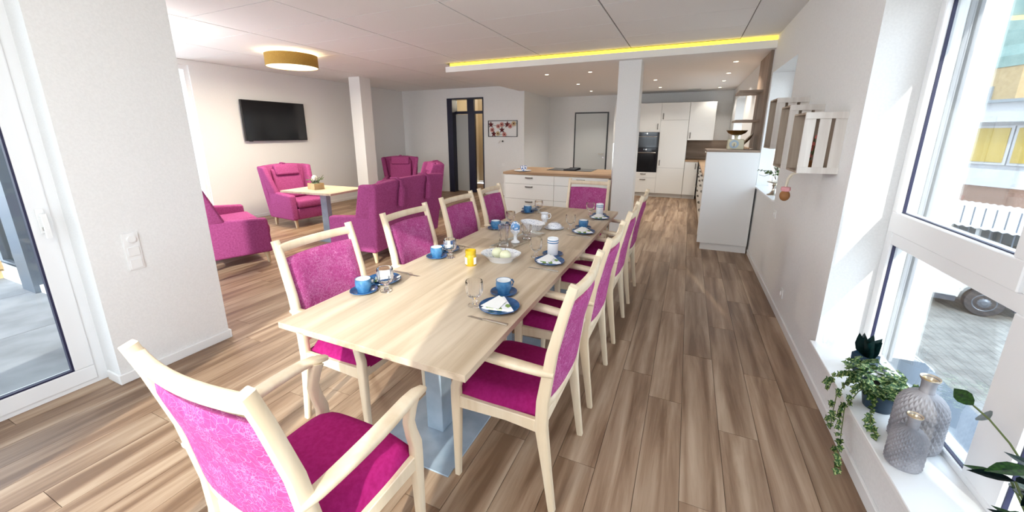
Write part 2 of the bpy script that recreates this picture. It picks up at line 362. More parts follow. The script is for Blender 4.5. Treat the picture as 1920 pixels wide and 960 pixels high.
# ---- kitchen soffit with light strip
bm = B(); bx(bm, -3.86, XR, 5.88, YB, 2.56, 2.648); bx(bm, XS, XR, YB, YK, 2.56, 2.648); sof = struct(obj('ceiling_soffit', bm, M['ceil']))
led = box('led_strip', (-3.80, XR-.005, 5.925, 5.945, 2.655, 2.70), M['led'], sof)
box('strip_channel', (-3.80, XR-.003, 5.95, 6.0, 2.65, 2.70), M['wall'], sof)
# ---- walls
def wall(name, boxes, mat='wall'):
    bm = B()
    for b_ in boxes: bx(bm, *b_)
    return struct(obj(name, bm, M[mat]))
W1 = (.5, 2.79, .255, 2.33); W3 = (4.65, 5.9, .88, 2.28); W4 = (8.4, 9.97, 1.02, 2.30)
bs = []; y = -.9
for (a, b_, z0, z1) in (W1, W3, W4):
    bs.append((XR, XO, y, a, 0, CZ)); bs.append((XR, XO, a, b_, 0, z0)); bs.append((XR, XO, a, b_, z1, CZ)); y = b_
bs.append((XR, XO, y, YK+.2, 0, CZ))
wall('wall_right', bs)
wall('wall_kitchen', [(XS-.2, XR, YK, YK+.2, 0, CZ)])
wall('wall_side', [(XS-.15, XS, YB+.2, YK, 0, CZ)])
wall('wall_back', [(XT, -5.93, YB, YB+.2, 0, CZ), (-4.86, XS, YB, YB+.2, 0, CZ), (-5.93, -4.86, YB, YB+.2, 2.46, CZ)])
wall('wall_left', [(XT-.3, XT, 3.9, YB+.2, 0, CZ), (XT-.3, XT, 2.0, 3.9, 2.62, CZ), (XT-.3, XT, 1.5, 2.0, 0, CZ)])
wall('wall_partition', [(-3.55, -3.15, .955, 1.6, 0, CZ)])
wall('wall_door', [(-3.55, -3.30, -.9, -.55, 0, CZ), (-3.55, -3.30, -.55, .955, 2.46, CZ)])
wall('wall_rear', [(-.18, XR, -1.15, -.9, 0, CZ), (-3.55, -2.35, -1.15, -.9, 0, CZ), (-2.35, -.18, -1.15, -.9, 2.64, CZ)])
wall('wall_terrace', [(XT-.3, -3.55, 1.5, 1.6, 2.56, CZ), (-3.75, -3.55, 1.5, 1.6, 0, CZ)])
# ---- columns
struct(box('column', (-1.02, -.71, 6.0, 6.31, 0, 2.56), M['wall'], bev=.004)).name = 'trim_1'
box('corner_guard', (-1.035, -1.021, 6.0, 6.03, .1, 1.42), M['chrome'], bpy.data.objects['trim_1'])
struct(box('column', (-6.6, -6.3, 6.4, 6.7, 0, CZ), M['wall'], bev=.004)).name = 'trim_2'
# ---- baseboards
def bb(name, *boxes):
    bm = B()
    for b_ in boxes: bx(bm, *b_, .003, 1)
    struct(obj(name, bm, M['white']))
H = .065
bb('baseboard_right', (XR-.014, XR, -.9, 5.74, 0, H))
bb('baseboard_left', (XT, XT+.014, 3.9, YB, 0, H))
bb('baseboard_back', (XT+.014, -5.98, YB-.014, YB, 0, H), (-4.81, XS, YB-.014, YB, 0, H))
bb('baseboard_side', (XS, XS+.014, YB, YK, 0, H))
bb('baseboard_partition', (-3.15, -3.136, .941, 1.6, 0, H), (-3.3, -3.15, .941, .955, 0, H), (-3.5, -3.136, 1.6, 1.614, 0, H))
bb('baseboard_kitchen', (XS+.014, -2.98, YK-.014, YK, 0, H))
# ---- windows in the right wall
def win(name, panes, frames, x, gl=.012):
    root = frames_o = None
    bm = B()
    for f in frames: bx(bm, *f, .004, 1)
    root = struct(obj(name, bm, M['pvc']))
    g = B()
    for (a, b_, z0, z1) in panes:   # gasket ring + bead
        t = .004
        for q in ((a, b_, z0, z0+t), (a, b_, z1-t, z1), (a, a+t, z0+t, z1-t), (b_-t, b_, z0+t, z1-t)): bx(g, x+.012, x+.026, *q)
    obj('gasket', g, M['gasket'], root)
    for (a, b_, z0, z1) in panes:
        pb = B(); bx(pb, x+.02, x+.024, a, b_, z0, z1); obj('pane', pb, M['pane'], root)
    return root
X1 = 1.065
P1 = [(1.80, 2.72, .305, .962), (1.86, 2.705, 1.14, 2.17), (.62, 1.62, .305, .962), (.62, 1.56, 1.14, 2.17)]
F1 = [(X1, X1+.08, 2.72, 2.79, .255, 2.33), (X1, X1+.08, .5, 2.72, .255, .305), (X1, X1+.08, .5, 2.72, .962, 1.03), (X1-.012, X1+.07, 1.80, 2.75, 1.03, 1.14), (X1-.012, X1+.07, .56, 1.62, 1.03, 1.14),
      (X1, X1+.08, .5, 2.72, 2.25, 2.33), (X1, X1+.08, 1.62, 1.80, .305, .962), (X1-.012, X1+.07, 1.80, 1.86, 1.14, 2.25), (X1, X1+.08, 1.62, 1.80, 1.03, 2.25), (X1-.012, X1+.07, 1.56, 1.62, 1.14, 2.25),
      (X1-.012, X1+.07, 2.705, 2.75, 1.14, 2.25), (X1-.012, X1+.07, 1.86, 2.705, 2.17, 2.25), (X1-.012, X1+.07, .62, 1.56, 2.17, 2.25), (X1, X1+.08, .5, .62, .305, .962), (X1, X1+.08, .5, .62, 1.03, 2.25)]
w1 = win('window_1', P1, F1, X1)
bm = B(); bx(bm, XR-.028, X1+.002, .5, 2.80, .256, .279, .003, 1); obj('window_sill', bm, M['white'], w1)
bm = B(); bx(bm, X1+.075, XO+.05, .5, 2.79, .2, .262); obj('outer_sill', bm, M['alu'], w1)
bm = B(); bx(bm, X1+.082, X1+.096, 2.715, 2.79, .262, 2.33, .002); bx(bm, X1+.104, X1+.112, 2.735, 2.79, .262, 2.33, .002); bx(bm, X1+.118, X1+.134, 2.725, 2.79, .262, 2.33, .002); bx(bm, X1+.082, X1+.134, 2.77, 2.79, .262, 2.33); obj('shutter_rail', bm, M['rail'], w1)
def small_win(name, Wn, x=1.09):
    a, b_, z0, z1 = Wn; fr = .07; m = (a+b_)/2
    fs = [(x, x+.07, a, b_, z0, z0+fr), (x, x+.07, a, b_, z1-fr, z1), (x, x+.07, a, a+fr, z0+fr, z1-fr), (x, x+.07, b_-fr, b_, z0+fr, z1-fr), (x, x+.07, m-.05, m+.05, z0+fr, z1-fr)]
    w = win(name, [(a+fr, m-.05, z0+fr, z1-fr), (m+.05, b_-fr, z0+fr, z1-fr)], fs, x)
    bm = B(); bx(bm, XR-.025, x, a-.0, b_, z0, z0+.02, .003, 1); obj('window_sill', bm, M['white'], w); return w
small_win('window_3', W3); small_win('window_4', W4)
# ---- glazed door, left
bm = B(); xd = -3.325
for q in ((-.55, .955, 0, .055), (-.55, .955, 2.38, 2.46), (.90, .955, .055, 2.38), (-.55, -.48, .055, 2.38)): bx(bm, -3.42, -3.335, *q)
door = struct(obj('door_1', bm, M['pvc']))
bm = B()
for q in ((-.47, .905, .03, .125), (-.47, .905, 2.28, 2.39), (.818, .905, .125, 2.28), (-.47, -.38, .125, 2.28)): bx(bm, -3.395, xd, *q, .006, 2)
obj('sash', bm, M['pvc'], door)
bm = B(); t = .01
for q in ((-.38, .818, .125, .125+t), (-.38, .818, 2.28-t, 2.28), (.818-t, .818, .125+t, 2.28-t), (-.38, -.38+t, .125+t, 2.28-t)): bx(bm, -3.36, xd-.004, *q)
obj('gasket', bm, M['gasket'], door)
box('pane', (-3.352, -3.348, -.38, .818, .125, 2.28), M['pane'], door)
bm = B(); bx(bm, xd, xd+.012, .845, .878, 1.0, 1.14, .004, 2); beam(bm, [(xd+.01, .862, 1.105), (xd+.05, .862, 1.105)], (.02, .02), (0, 1, 0)); beam(bm, [(xd+.05, .862, 1.115), (xd+.052, .862, 1.05), (xd+.05, .862, .975)], (.024, .014), (0, 1, 0))
h = obj('handle', bm, M['white'], door, True)
box('lock_cylinder', (xd+.012, xd+.018, .853, .871, 1.015, 1.035), M['chrome'], door)
# ---- window in the television wall and terrace glazing
def frame_y(name, x0, x1, y, z0, z1, posts, w, mat, depth=.08):
    """glazing in a plane y=const between x0 and x1"""
    bm = B(); bx(bm, x0, x1, y, y+depth, z0, z0+w); bx(bm, x0, x1, y, y+depth, z1-w, z1)
    for p in posts: bx(bm, p-w/2, p+w/2, y, y+depth, z0+w, z1-w)
    r = struct(obj(name, bm, M[mat])); ps = sorted(posts)
    for a, b_ in zip(ps, ps[1:]):
        pb = B(); bx(pb, a+w/2, b_-w/2, y+depth*.5-.003, y+depth*.5+.003, z0+w, z1-w); obj('pane', pb, M['pane'], r)
    return r
frame_y('window_5', XT, -3.75, 1.51, 0, 2.56, [XT+.05, -6.05, -4.9, -3.8], .1, 'alu')
frame_y('window_6', -2.35, -.18, -1.08, 0, 2.64, [-2.31, -1.25, -.22], .075, 'pvc')
bm = B()
for q in ((2.0, 3.9, 0, .06), (2.0, 3.9, 2.55, 2.62), (3.84, 3.9, .06, 2.55), (2.0, 2.07, .06, 2.55), (2.9, 3.0, .06, 2.55)): bx(bm, XT-.12, XT-.04, *q)
w2 = struct(obj('window_2', bm, M['pvc']))
for a, b_ in ((2.07, 2.9), (3.0, 3.84)): box('pane', (XT-.085, XT-.08, a, b_, .06, 2.55), M['pane'], w2)
# ---- corridor doorway
bm = B(); bx(bm, -5.94, -5.78, YB-.012, YB+.24, 0, 2.46); bx(bm, -4.88, -4.85, YB-.012, YB+.24, 0, 2.46); bx(bm, -5.78, -4.88, YB-.012, YB+.24, 2.43, 2.46)
bx(bm, -5.78, -4.88, YB+.15, YB+.22, 2.07, 2.14); bx(bm, -5.40, -5.20, YB+.15, YB+.22, 0, 2.07); bx(bm, -5.42, -5.22, YB+.15, YB+.22, 2.14, 2.43)
d2 = struct(obj('door_2', bm, M['frameblue']))
box('door_leaf', (-5.78, -5.41, YB+.17, YB+.21, .02, 2.06), M['greydoor'], d2)
box('pane', (-5.78, -5.42, YB+.18, YB+.186, 2.14, 2.43), M['pane'], d2)
wall('wall_corridor', [(-6.3, -4.3, 11.2, 11.3, 0, CZ), (-6.3, -6.2, YB+.25, 11.2, 0, CZ), (-4.5, -4.4, YB+.25, 11.2, 0, CZ)], 'beige')
bb('baseboard_corridor', (-4.515, -4.5, YB+.25, 11.2, 0, .08), (-6.2, -4.515, 11.185, 11.2, 0, .08))
cl = bpy.data.lights.new('corridor_light', 'POINT'); cl.energy = 14; cl.color = (1, .88, .7); cl.shadow_soft_size = .2
co = bpy.data.objects.new('corridor_light', cl); COL.objects.link(co); co.location = (-5.2, 10.4, 2.5)
# ---- white door in the kitchen wall
bm = B(); bx(bm, -2.98, -2.945, YK-.02, YK, 0, 2.135); bx(bm, -2.08, -2.045, YK-.02, YK, 0, 2.135); bx(bm, -2.945, -2.08, YK-.02, YK, 2.10, 2.135)
d3 = struct(obj('door_3', bm, M['black'])); box('door_leaf', (-2.945, -2.08, YK-.016, YK-.004, .01, 2.10), M['doorw'], d3)
bm = B(); tube(bm, [(-2.14, YK-.016, 1.02), (-2.14, YK-.06, 1.02), (-2.27, YK-.06, 1.02)], .011); disc_cyl(bm, (-2.14, YK-.03, .995), .001, .001); bx(bm, -2.16, -2.12, YK-.022, YK-.016, .9, .94); obj('handle', bm, M['chrome'], d3, True)

# ================================================================ FURNITURE
# ---- dining tables
def dining_table(y0, y1, label, basey):
    t = thing('dining_table', label, 'table', (-1.095, (y0+y1)/2, 0), 0, None); L2 = (y1-y0)/2-.001
    box('tabletop', (-.475, .475, -L2, L2, .722, .75), M['oaktop'], t, .0015)
    for by in basey:
        c = by-(y0+y1)/2
        bm = B(); bx(bm, -.225, .225, c-.27, c+.27, 0, .008, .002, 1); obj('base_plate', bm, M['steel'], t)
        bm = B(); bx(bm, -.05, .05, c-.05, c+.05, .008, .70, .003, 1); p = obj('post', bm, M['steel'], t)
        bm = B(); bx(bm, -.28, .28, c-.04, c+.04, .70, .722, .002, 1); bx(bm, -.04, .04, c-.2, c+.2, .705, .722); obj('top_bracket', bm, M['steel'], t)
    return t
dining_table(.99, 2.605, 'near light oak dining table, its bare end facing the camera', (1.485, 2.28))
dining_table(2.605, 4.145, 'far light oak dining table, joined to the near one and ending before the kitchen island', (2.95, 3.62))
# ---- dining chair
def make_chair():
    t = thing('dining_chair', 'x', 'chair', group='beech armchairs around the dining table')
    wd = M['beech']
    for s in (-1, 1):
        bm = B(); X = .235*s
        beam(bm, [(X, -.232, 0), (X, -.205, .2), (X, -.178, .40), (X, -.182, .52), (X, -.215, .74), (X, -.262, .93), (X, -.29, 1.025)],
             [(.026, .028), (.03, .036), (.034, .05), (.034, .048), (.032, .042), (.031, .036), (.031, .034)], (1, 0, 0), .18); obj('leg', bm, wd, t, 50)
        bm = B()
        beam(bm, [(X, .228, 0), (X, .224, .2), (X, .222, .40), (X, .222, .47), (X, .205, .53), (X, .196, .58), (X, .21, .63), (X, .225, .665)],
             [(.026, .026), (.031, .034), (.034, .046), (.034, .044), (.03, .04), (.03, .038), (.032, .042), (.034, .05)], (1, 0, 0)); obj('leg', bm, wd, t, 50)
        bm = B(); a = []; z = []
        for k in range(11):
            f = k/10; y = -.225+f*.50
            a.append((X+s*(.018*math.sin(PI*f)+.006), y, .655+.028*math.sin(PI*.5*f)-.02*max(0, f-.85)/.15*1.0)); w = .042+.012*math.sin(PI*f); z.append((w*(.75 if k in (0, 10) else 1), .027*(.7 if k in (0, 10) else 1)))
        beam(bm, a, z, (1, 0, 0), .45); obj('armrest', bm, wd, t, 50)
    bm = B()
    beam(bm, [(-.235, .222, .405), (.235, .222, .405)], (.026, .055), (0, 1, 0)); beam(bm, [(-.235, -.175, .405), (.235, -.175, .405)], (.024, .05), (0, 1, 0))
    for s in (-1, 1): beam(bm, [(.235*s, -.19, .40), (.235*s, -.02, .407), (.235*s, .215, .402)], [(.024, .06), (.024, .048), (.024, .06)], (1, 0, 0))
    obj('seat_frame', bm, wd, t)
    # seat cushion: domed grid
    bm = B(); n = 14; top = []
    for j in range(n+1):
        row = []
        for i in range(n+1):
            u, v = -1+2*i/n, -1+2*j/n; e = (1-abs(u)**6)*(1-abs(v)**6)
            r = 1-.06*(u*u*v*v); row.append(bm.verts.new((u*(.222+.012*(v+1)/2)*r, .03+v*.215*r, .432+.052*min(1, e*1.6)+.012*(1-u*u)*(1-v*v))))
        top.append(row)
    for j in range(n):
        for i in range(n): bm.faces.new((top[j][i], top[j][i+1], top[j+1][i+1], top[j+1][i]))
    rim = [e for e in bm.edges if len(e.link_faces) == 1]; ex = bmesh.ops.extrude_edge_only(bm, edges=rim)
    for v in ex['geom']:
        if isinstance(v, bmesh.types.BMVert): v.co.z = .42
    obj('seat', bm, M['magseat'], t, 60)
    # padded back panel (concave)
    def yb(z): return -.188-.03*(z-.5)/.24 if z < .74 else -.218-.047*(z-.74)/.19
    bm = B(); nx, nz = 12, 12; F = []; K = []
    for j in range(nz+1):
        z = .515+.410*j/nz; fr = []; kr = []
        for i in range(nx+1):
            u = -1+2*i/nx; v = -1+2*j/nz; d = .024*(1-u*u); p = .020*min(1, (1-abs(u)**8)*(1-abs(v)**8)*1.5)
            zz = z+(.006*(1-u*u) if j == nz else 0)
            fr.append(bm.verts.new((u*.217, yb(z)-d+.006+p, zz))); kr.append(bm.verts.new((u*.217, yb(z)-d-.006-p*.5, zz)))
        F.append(fr); K.append(kr)
    for j in range(nz):
        for i in range(nx):
            bm.faces.new((F[j][i], F[j][i+1], F[j+1][i+1], F[j+1][i])); bm.faces.new((K[j][i], K[j+1][i], K[j+1][i+1], K[j][i+1]))
    for j in range(nz): bm.faces.new((F[j][0], F[j+1][0], K[j+1][0], K[j][0])); bm.faces.new((F[j][nx], K[j][nx], K[j+1][nx], F[j+1][nx]))
    for i in range(nx): bm.faces.new((F[0][i], K[0][i], K[0][i+1], F[0][i+1])); bm.faces.new((F[nz][i], F[nz][i+1], K[nz][i+1], K[nz][i]))
    obj('backrest', bm, M['magback'], t, 60)
    for nm, z, hh, th in (('top_rail', .982, .044, .024), ('lower_rail', .492, .034, .022)):
        bm = B(); y0 = -.272 if z > .9 else -.183
        beam(bm, [(-.235+.47*k/10, y0-.026*(1-(2*k/10-1)**2), z) for k in range(11)], (hh, th), (0, 0, 1), .3); obj(nm, bm, wd, t, 50)
    return t
ch = make_chair()
Q = PI/2
spots = [(-1.03, .70, 0, 'beech armchair with magenta back seen from behind, at the near end of the table'),
 (-1.58, 1.465, -Q, 'first chair of the left row, standing at the near left corner of the table'),
 (-1.58, 2.235, -Q, 'second chair of the left row, beside the yellow candle jar and before the magenta sofa'),
 (-1.59, 2.95, -Q-.03, 'third chair of the left row, beside the tray of crystal glasses'),
 (-1.59, 3.61, -Q+.03, 'last and smallest chair of the left row, in front of the kitchen island'),
 (-.612, 1.495, Q, 'nearest chair of the right row, whole side with armrest and legs in view'),
 (-.612, 2.195, Q, 'second chair of the right row, pushed in behind the nearest one'),
 (-.612, 2.975, Q, 'third chair of the right row, opposite the porcelain jug'),
 (-.612, 3.755, Q, 'farthest chair of the right row, next to the white column'),
 (-1.05, 4.33, PI, 'chair at the far head of the table with its front facing the camera')]
for i, (x, y, r, lb) in enumerate(spots): place(ch, i > 0, (x, y, 0), r, lb)

# ---- upholstered seating
def leg_mesh():
    bm = B(); beam(bm, [(0, 0, 0), (0, -.005, .07), (0, -.02, .15)], [(.03, .03), (.038, .04), (.05, .055)], (1, 0, 0), .2); return mesh('leg', bm, M['legwood'], 50)
LEG = leg_mesh()
def make_seat(name, label, cat, W, seats, D=.78, Ht=1.03, group=None):
    """wing seating facing +Y; origin centre on the floor"""
    t = thing(name, label, cat, group=group); fb = M['sofa']; w = W/2; at = .10; zb = .14; za = .58; d0, d1 = -D/2, D/2
    for sx in (-1, 1):
        for sy in (-1, 1):
            o = obj('leg', LEG, None, t, loc=(sx*(w-.07), (d1-.06) if sy > 0 else d0+.07, 0)); o.rotation_euler = (0, 0, 0 if sy > 0 else PI)
    bm = B(); hexa(bm, [(-w+at, d0+.04, zb), (w-at, d0+.04, zb), (w-at, d1-.03, zb), (-w+at, d1-.03, zb)], [(-w+at, d0+.04, .33), (w-at, d0+.04, .33), (w-at, d1-.01, .33), (-w+at, d1-.01, .33)], .025); obj('seat_base', bm, fb, t, 60)
    iw = (W-2*at)/seats
    for k in range(seats):
        a = -w+at+k*iw+.004; c = a+iw-.008
        bm = B(); hexa(bm, [(a, d0+.16, .33), (c, d0+.16, .33), (c, d1+.01, .335), (a, d1+.01, .335)], [(a, d0+.16, .45), (c, d0+.16, .45), (c, d1+.01, .47), (a, d1+.01, .47)], .045, 4); obj('seat_cushion', bm, fb, t, 60)
    for s in (-1, 1):
        bm = B(); x0, x1 = s*w, s*(w-at)
        lo = [(x0, d0+.02, zb), (x1, d0+.02, zb), (x1, d1-.01, zb), (x0, d1-.01, zb)]; hi = [(x0*1.0, d0+.0, za+.03), (x1, d0, za+.03), (x1+s*.0, d1-.03, za-.02), (x0+s*.005, d1-.03, za-.02)]
        hexa(bm, lo, hi, .035, 4); obj('armrest', bm, fb, t, 60)
    # back shell, flaring and leaning
    fl = .06; ln = -.10
    bm = B(); a = w-.01; n = 8; rows = []
    for k in range(n+1):
        u = -1+2*k/n; arch = .035*(1-u*u)
        rows.append([(u*a, d0+.0, .15), (u*(a+fl), d0+ln, Ht-.02+arch), (u*(a+fl), d0+ln+.11, Ht-.02+arch), (u*a, d0+.13, .30)])
    vs = [[bm.verts.new(p) for p in r] for r in rows]
    for r0, r1 in zip(vs, vs[1:]):
        for j in range(4): bm.faces.new((r0[j], r0[(j+1)%4], r1[(j+1)%4], r1[j]))
    bm.faces.new(vs[0][::-1]); bm.faces.new(vs[-1])
    bmesh.ops.recalc_face_normals(bm, faces=bm.faces[:])
    es = [e for e in bm.edges if e.calc_face_angle(0) > .6]; bmesh.ops.bevel(bm, geom=es, offset=.025, segments=3, profile=.6, affect='EDGES'); obj('backrest', bm, fb, t, 60)
    for k in range(seats):
        a0 = -w+at+k*iw+.01; c0 = a0+iw-.02; m = .9
        bm = B(); hexa(bm, [(a0, d0+.11, .44), (c0, d0+.11, .44), (c0, d0+.20, .46), (a0, d0+.20, .46)], [(a0*1.02, d0+.0, Ht-.05), (c0*1.02, d0+.0, Ht-.05), (c0*1.0, d0+.08, Ht-.08), (a0, d0+.08, Ht-.08)], .035, 4); obj('back_cushion', bm, fb, t, 60)
        mid = (a0+c0)/2; pw = min(.21, (c0-a0)/2-.02)
        bm = B(); hexa(bm, [(mid-pw, d0+.065, Ht-.19), (mid+pw, d0+.065, Ht-.19), (mid+pw, d0+.15, Ht-.17), (mid-pw, d0+.15, Ht-.17)], [(mid-pw, d0+.0, Ht+.01), (mid+pw, d0+.0, Ht+.01), (mid+pw, d0+.09, Ht-.0), (mid-pw, d0+.09, Ht-.0)], .035, 4)
        pl = obj('neck_pillow', bm, fb, t, 60)
        bm = B(); beam(bm, [(mid, d0+.03, Ht+.02), (mid, d0+ln+.04, Ht+.028), (mid, d0+ln-.02, Ht-.01), (mid, d0+ln-.022, Ht-.07), (mid, d0+ln-.03, Ht-.12), (mid, d0+ln-.01, Ht-.32)], [(.05, .012), (.05, .012), (.05, .014), (.05, .02), (.09, .055), (.10, .06)], (1, 0, 0), .4); obj('strap', bm, fb, pl, 60)
    for s in (-1, 1):   # wings
        bm = B(); x0, x1 = s*(w-.0), s*(w-.085); f = s*fl
        lo = [(x0, d0+.02, za-.03), (x1, d0+.02, za-.03), (x1, d0+.30, za-.03), (x0, d0+.30, za-.03)]
        hi = [(x0+f, d0+ln+.01, Ht-.01), (x1+f, d0+ln+.01, Ht-.01), (x1+f*1.3, d0+.13, Ht-.02), (x0+f*1.3, d0+.13, Ht-.02)]
        hexa(bm, lo, hi, .03, 3); obj('wing', bm, fb, t, 60)
    return t
R = math.radians
ac = make_seat('wing_armchair', 'x', 'armchair', .72, 1, .74, 1.03, 'magenta wing armchairs')
place(ac, False, (-6.20, 4.64, 0), R(-96), 'wing armchair below the television, facing the small table')
place(ac, True, (-6.12, 7.22, 0), R(180+34), 'wing armchair at the far left by the back wall, only its top above the sofa')
place(ac, True, (-4.72, 6.02, 0), R(138), 'wing armchair seen from its side, between the sofa back and the corridor doorway')
so = make_seat('wing_sofa', 'x', 'sofa', 1.40, 2, .74, 1.0, 'magenta two seat wing sofas')
place(so, False, (-3.72, 4.08, 0), R(93), 'two seat magenta sofa with its back and hanging strap weights towards the dining table')
place(so, True, (-5.36, 2.90, 0), R(-21), 'two seat magenta sofa partly hidden by the white wall end at the left')
# ---- small table
ct = thing('side_table', 'small light oak table on one steel post between the armchairs', 'table', (-4.93, 4.11, 0), R(3))
box('tabletop', (-.48, .48, -.35, .35, .722, .75), M['oaktop'], ct, .0015)
box('post', (-.06, .06, -.04, .04, .01, .71), M['steel'], ct, .003); box('top_bracket', (-.2, .2, -.04, .04, .71, .722), M['steel'], ct); box('base_plate', (-.25, .25, -.22, .22, 0, .01), M['steel'], ct, .002)
# ---- television
tv = thing('television', 'large black flat television hanging on the left wall', 'television', (XT+.004, 5.2, 1.79), 0)
box('wall_bracket', (0, .045, -.2, .2, -.15, .15), M['black'], tv)
box('housing', (.045, .085, -.63, .63, -.362, .362), M['black'], tv, .004); box('screen', (.085, .0865, -.618, .618, -.345, .35), M['screen'], tv); box('sensor', (.05, .075, -.56, -.5, -.372, -.362), M['black'], tv)
# ---- ceiling lamp
lp = thing('ceiling_lamp', 'round mustard drum lamp with glowing underside on the ceiling', 'lamp', (-5.42, 4.22, 2.70))
bm = B(); lathe(bm, [(.34, -.20), (.345, -.20), (.345, -.035), (.34, -.035), (.34, -.20)], 64); obj('lamp_shade', bm, M['shade'], lp, True)
bm = B(); disc_cyl(bm, (0, 0, -.195), .338, .008, 64); obj('diffuser', bm, M['diffuser'], lp, 60)
bm = B(); disc_cyl(bm, (0, 0, -.03), .12, .03, 32); obj('ceiling_mount', bm, M['white'], lp, 60)
ll = bpy.data.lights.new('bulb', 'POINT'); ll.energy = 12; ll.color = (1, .86, .55); ll.shadow_soft_size = .07; lo_ = bpy.data.objects.new('bulb', ll); COL.objects.link(lo_); lo_.location = (-5.42, 4.22, 2.6)
# unseen drum lamps added to even out brightness, near the camera and terrace window
lg = bpy.data.lights.new('added_fill_glow', 'POINT'); lg.energy = 22; lg.color = (1, .97, .93); lg.shadow_soft_size = .25
lg4 = lg.copy(); lg4.energy = 30
lg2 = bpy.data.lights.new('drum_glow', 'AREA'); lg2.shape = 'DISK'; lg2.size = .68; lg2.energy = 34; lg2.color = (1, .88, .66)
l3 = bpy.data.objects.new('drum_glow', lg2); COL.objects.link(l3); l3.location = (-5.42, 4.22, 2.49)
for (x, y, lb) in ((-1.1, -.25, 'added unseen round mustard drum lamp over the camera end of the dining room'), (-5.6, 2.2, 'added unseen round mustard drum lamp near the terrace window')):
    q = ctree(lp); q.location = (x, y, 2.70); q['label'] = lb
    l2 = bpy.data.objects.new('added_fill_glow', lg if x > -3 else lg4); COL.objects.link(l2); l2.location = (x, y, 2.2)
# ---- recessed spots
spm = None
SP = [(.5, 6.74), (.5, 7.92), (.5, 8.98), (.5, 10.18), (-.71, 8.32), (-.71, 9.64), (-1.63, 6.84), (-2.23, 8.34), (-2.28, 9.76), (-2.39, 6.82)]
nm = ['above the scale, nearest the right wall', 'second along the right wall', 'third along the right wall', 'last along the right wall, over the corner cupboard', 'right of the column, nearer one', 'right of the column, farther one', 'left of the column, nearest it', 'middle one over the island', 'farthest one, before the white door', 'leftmost over the island']
for i, (x, y) in enumerate(SP):
    if i == 0:
        s0 = thing('ceiling_spot', 'x', 'spotlight', group='recessed spots in the kitchen ceiling')
        bm = B(); lathe(bm, [(.032, 0), (.045, -.003), (.047, 0)], 24); obj('trim_ring', bm, M['silver'], s0, True)
        bm = B(); disc_cyl(bm, (0, 0, -.001), .032, .001, 20); obj('lens', bm, M['spot'], s0)
        q = s0
    else: q = ctree(s0)
    q.location = (x, y, 2.56); q['label'] = 'small recessed kitchen spotlight, '+nm[i]
    sl = bpy.data.lights.new('spot_beam', 'SPOT'); sl.energy = 20 if i not in (3, 5) else 8; sl.color = (1, .95, .86); sl.spot_size = R(120); sl.spot_blend = .6; sl.shadow_soft_size = .03
    so_ = bpy.data.objects.new('spot_beam', sl); COL.objects.link(so_); so_.location = (x, y, 2.545)
tag(box('ceiling_vent', (-.13, .13, 10.25, 10.33, 2.552, 2.56), M['greydoor']), 'thin grey slot vent in the kitchen ceiling before the tall cupboards', 'vent')

# ---- kitchen
def handle(par, x, y, z, ax='x', ln=.13):
    bm = B()
    if ax == 'x': pts = [(x-ln/2, y, z), (x-ln/2+.015, y-.025, z), (x, y-.032, z), (x+ln/2-.015, y-.025, z), (x+ln/2, y, z)]; sd_ = (0, 0, 1)
    elif ax == 'z': pts = [(x, y, z-ln/2), (x, y-.025, z-ln/2+.015), (x, y-.032, z), (x, y-.025, z+ln/2-.015), (x, y, z+ln/2)]; sd_ = (1, 0, 0)
    else: pts = [(x, y-ln/2, z), (x-.025, y-ln/2+.015, z), (x-.032, y, z), (x-.025, y+ln/2-.015, z), (x, y+ln/2, z)]; sd_ = (0, 0, 1)
    beam(bm, pts, (.02, .01), sd_, .4); return obj('handle', bm, M['handle'], par, True)
def front(par, nm_, x0, x1, z0, z1, y, hx=None, hz=None, ax='x', mat='kfront'):
    g = .002; f = box(nm_, (x0+g, x1-g, y-.019, y, z0+g, z1-g), M[mat], par, .0015)
    if hx is not None: handle(f, hx, y-.019, hz, ax)
    return f
YF = 10.37
def tall(nm_, label, x0, x1, z0=.1, z1=2.28, plinth=True, grp='cream kitchen units on the back wall'):
    t = thing(nm_, label, 'cupboard', ((x0+x1)/2, YF, 0), 0, grp); o = box('body', (x0-(x0+x1)/2, x1-(x0+x1)/2, 0, YK-.005-YF, z0, z1), M['kbody'], t)
    if plinth: box('plinth', (x0-(x0+x1)/2, x1-(x0+x1)/2, .05, .07, 0, z0), M['plinth'], t)
    return t, (x0+x1)/2
t, c = tall('tall_cupboard', 'cream tall cupboard behind the column, beside the white door', -1.80, -1.26)
front(t, 'door', -1.80-c, -1.26-c, 1.88, 2.28, 0); front(t, 'door', -1.80-c, -1.26-c, .74, 1.88, 0); front(t, 'door', -1.80-c, -1.26-c, .1, .74, 0)
t, c = tall('oven_cupboard', 'cream tall cupboard holding two black built-in ovens', -1.25, -.68)
bpy.data.objects.remove([k_ for k_ in t.children if k_.name.startswith('body')][0])
bm = B(); hw_ = (1.25-.68)/2
for q in ((-hw_, hw_, .1, .615), (-hw_, hw_, 1.605, 2.28), (-hw_, -hw_+.004, .615, 1.605), (hw_-.004, hw_, .615, 1.605)): bx(bm, q[0], q[1], 0, YK-.005-YF, q[2], q[3])
obj('body', bm, M['kbody'], t)
front(t, 'door', -1.25-c, -.68-c, 1.60, 2.28, 0, -.74-c, 1.73, 'z'); front(t, 'drawer', -1.25-c, -.68-c, .48, .62, 0, -1.0-c, .57); front(t, 'drawer', -1.25-c, -.68-c, .1, .48, 0, -1.0-c, .43)
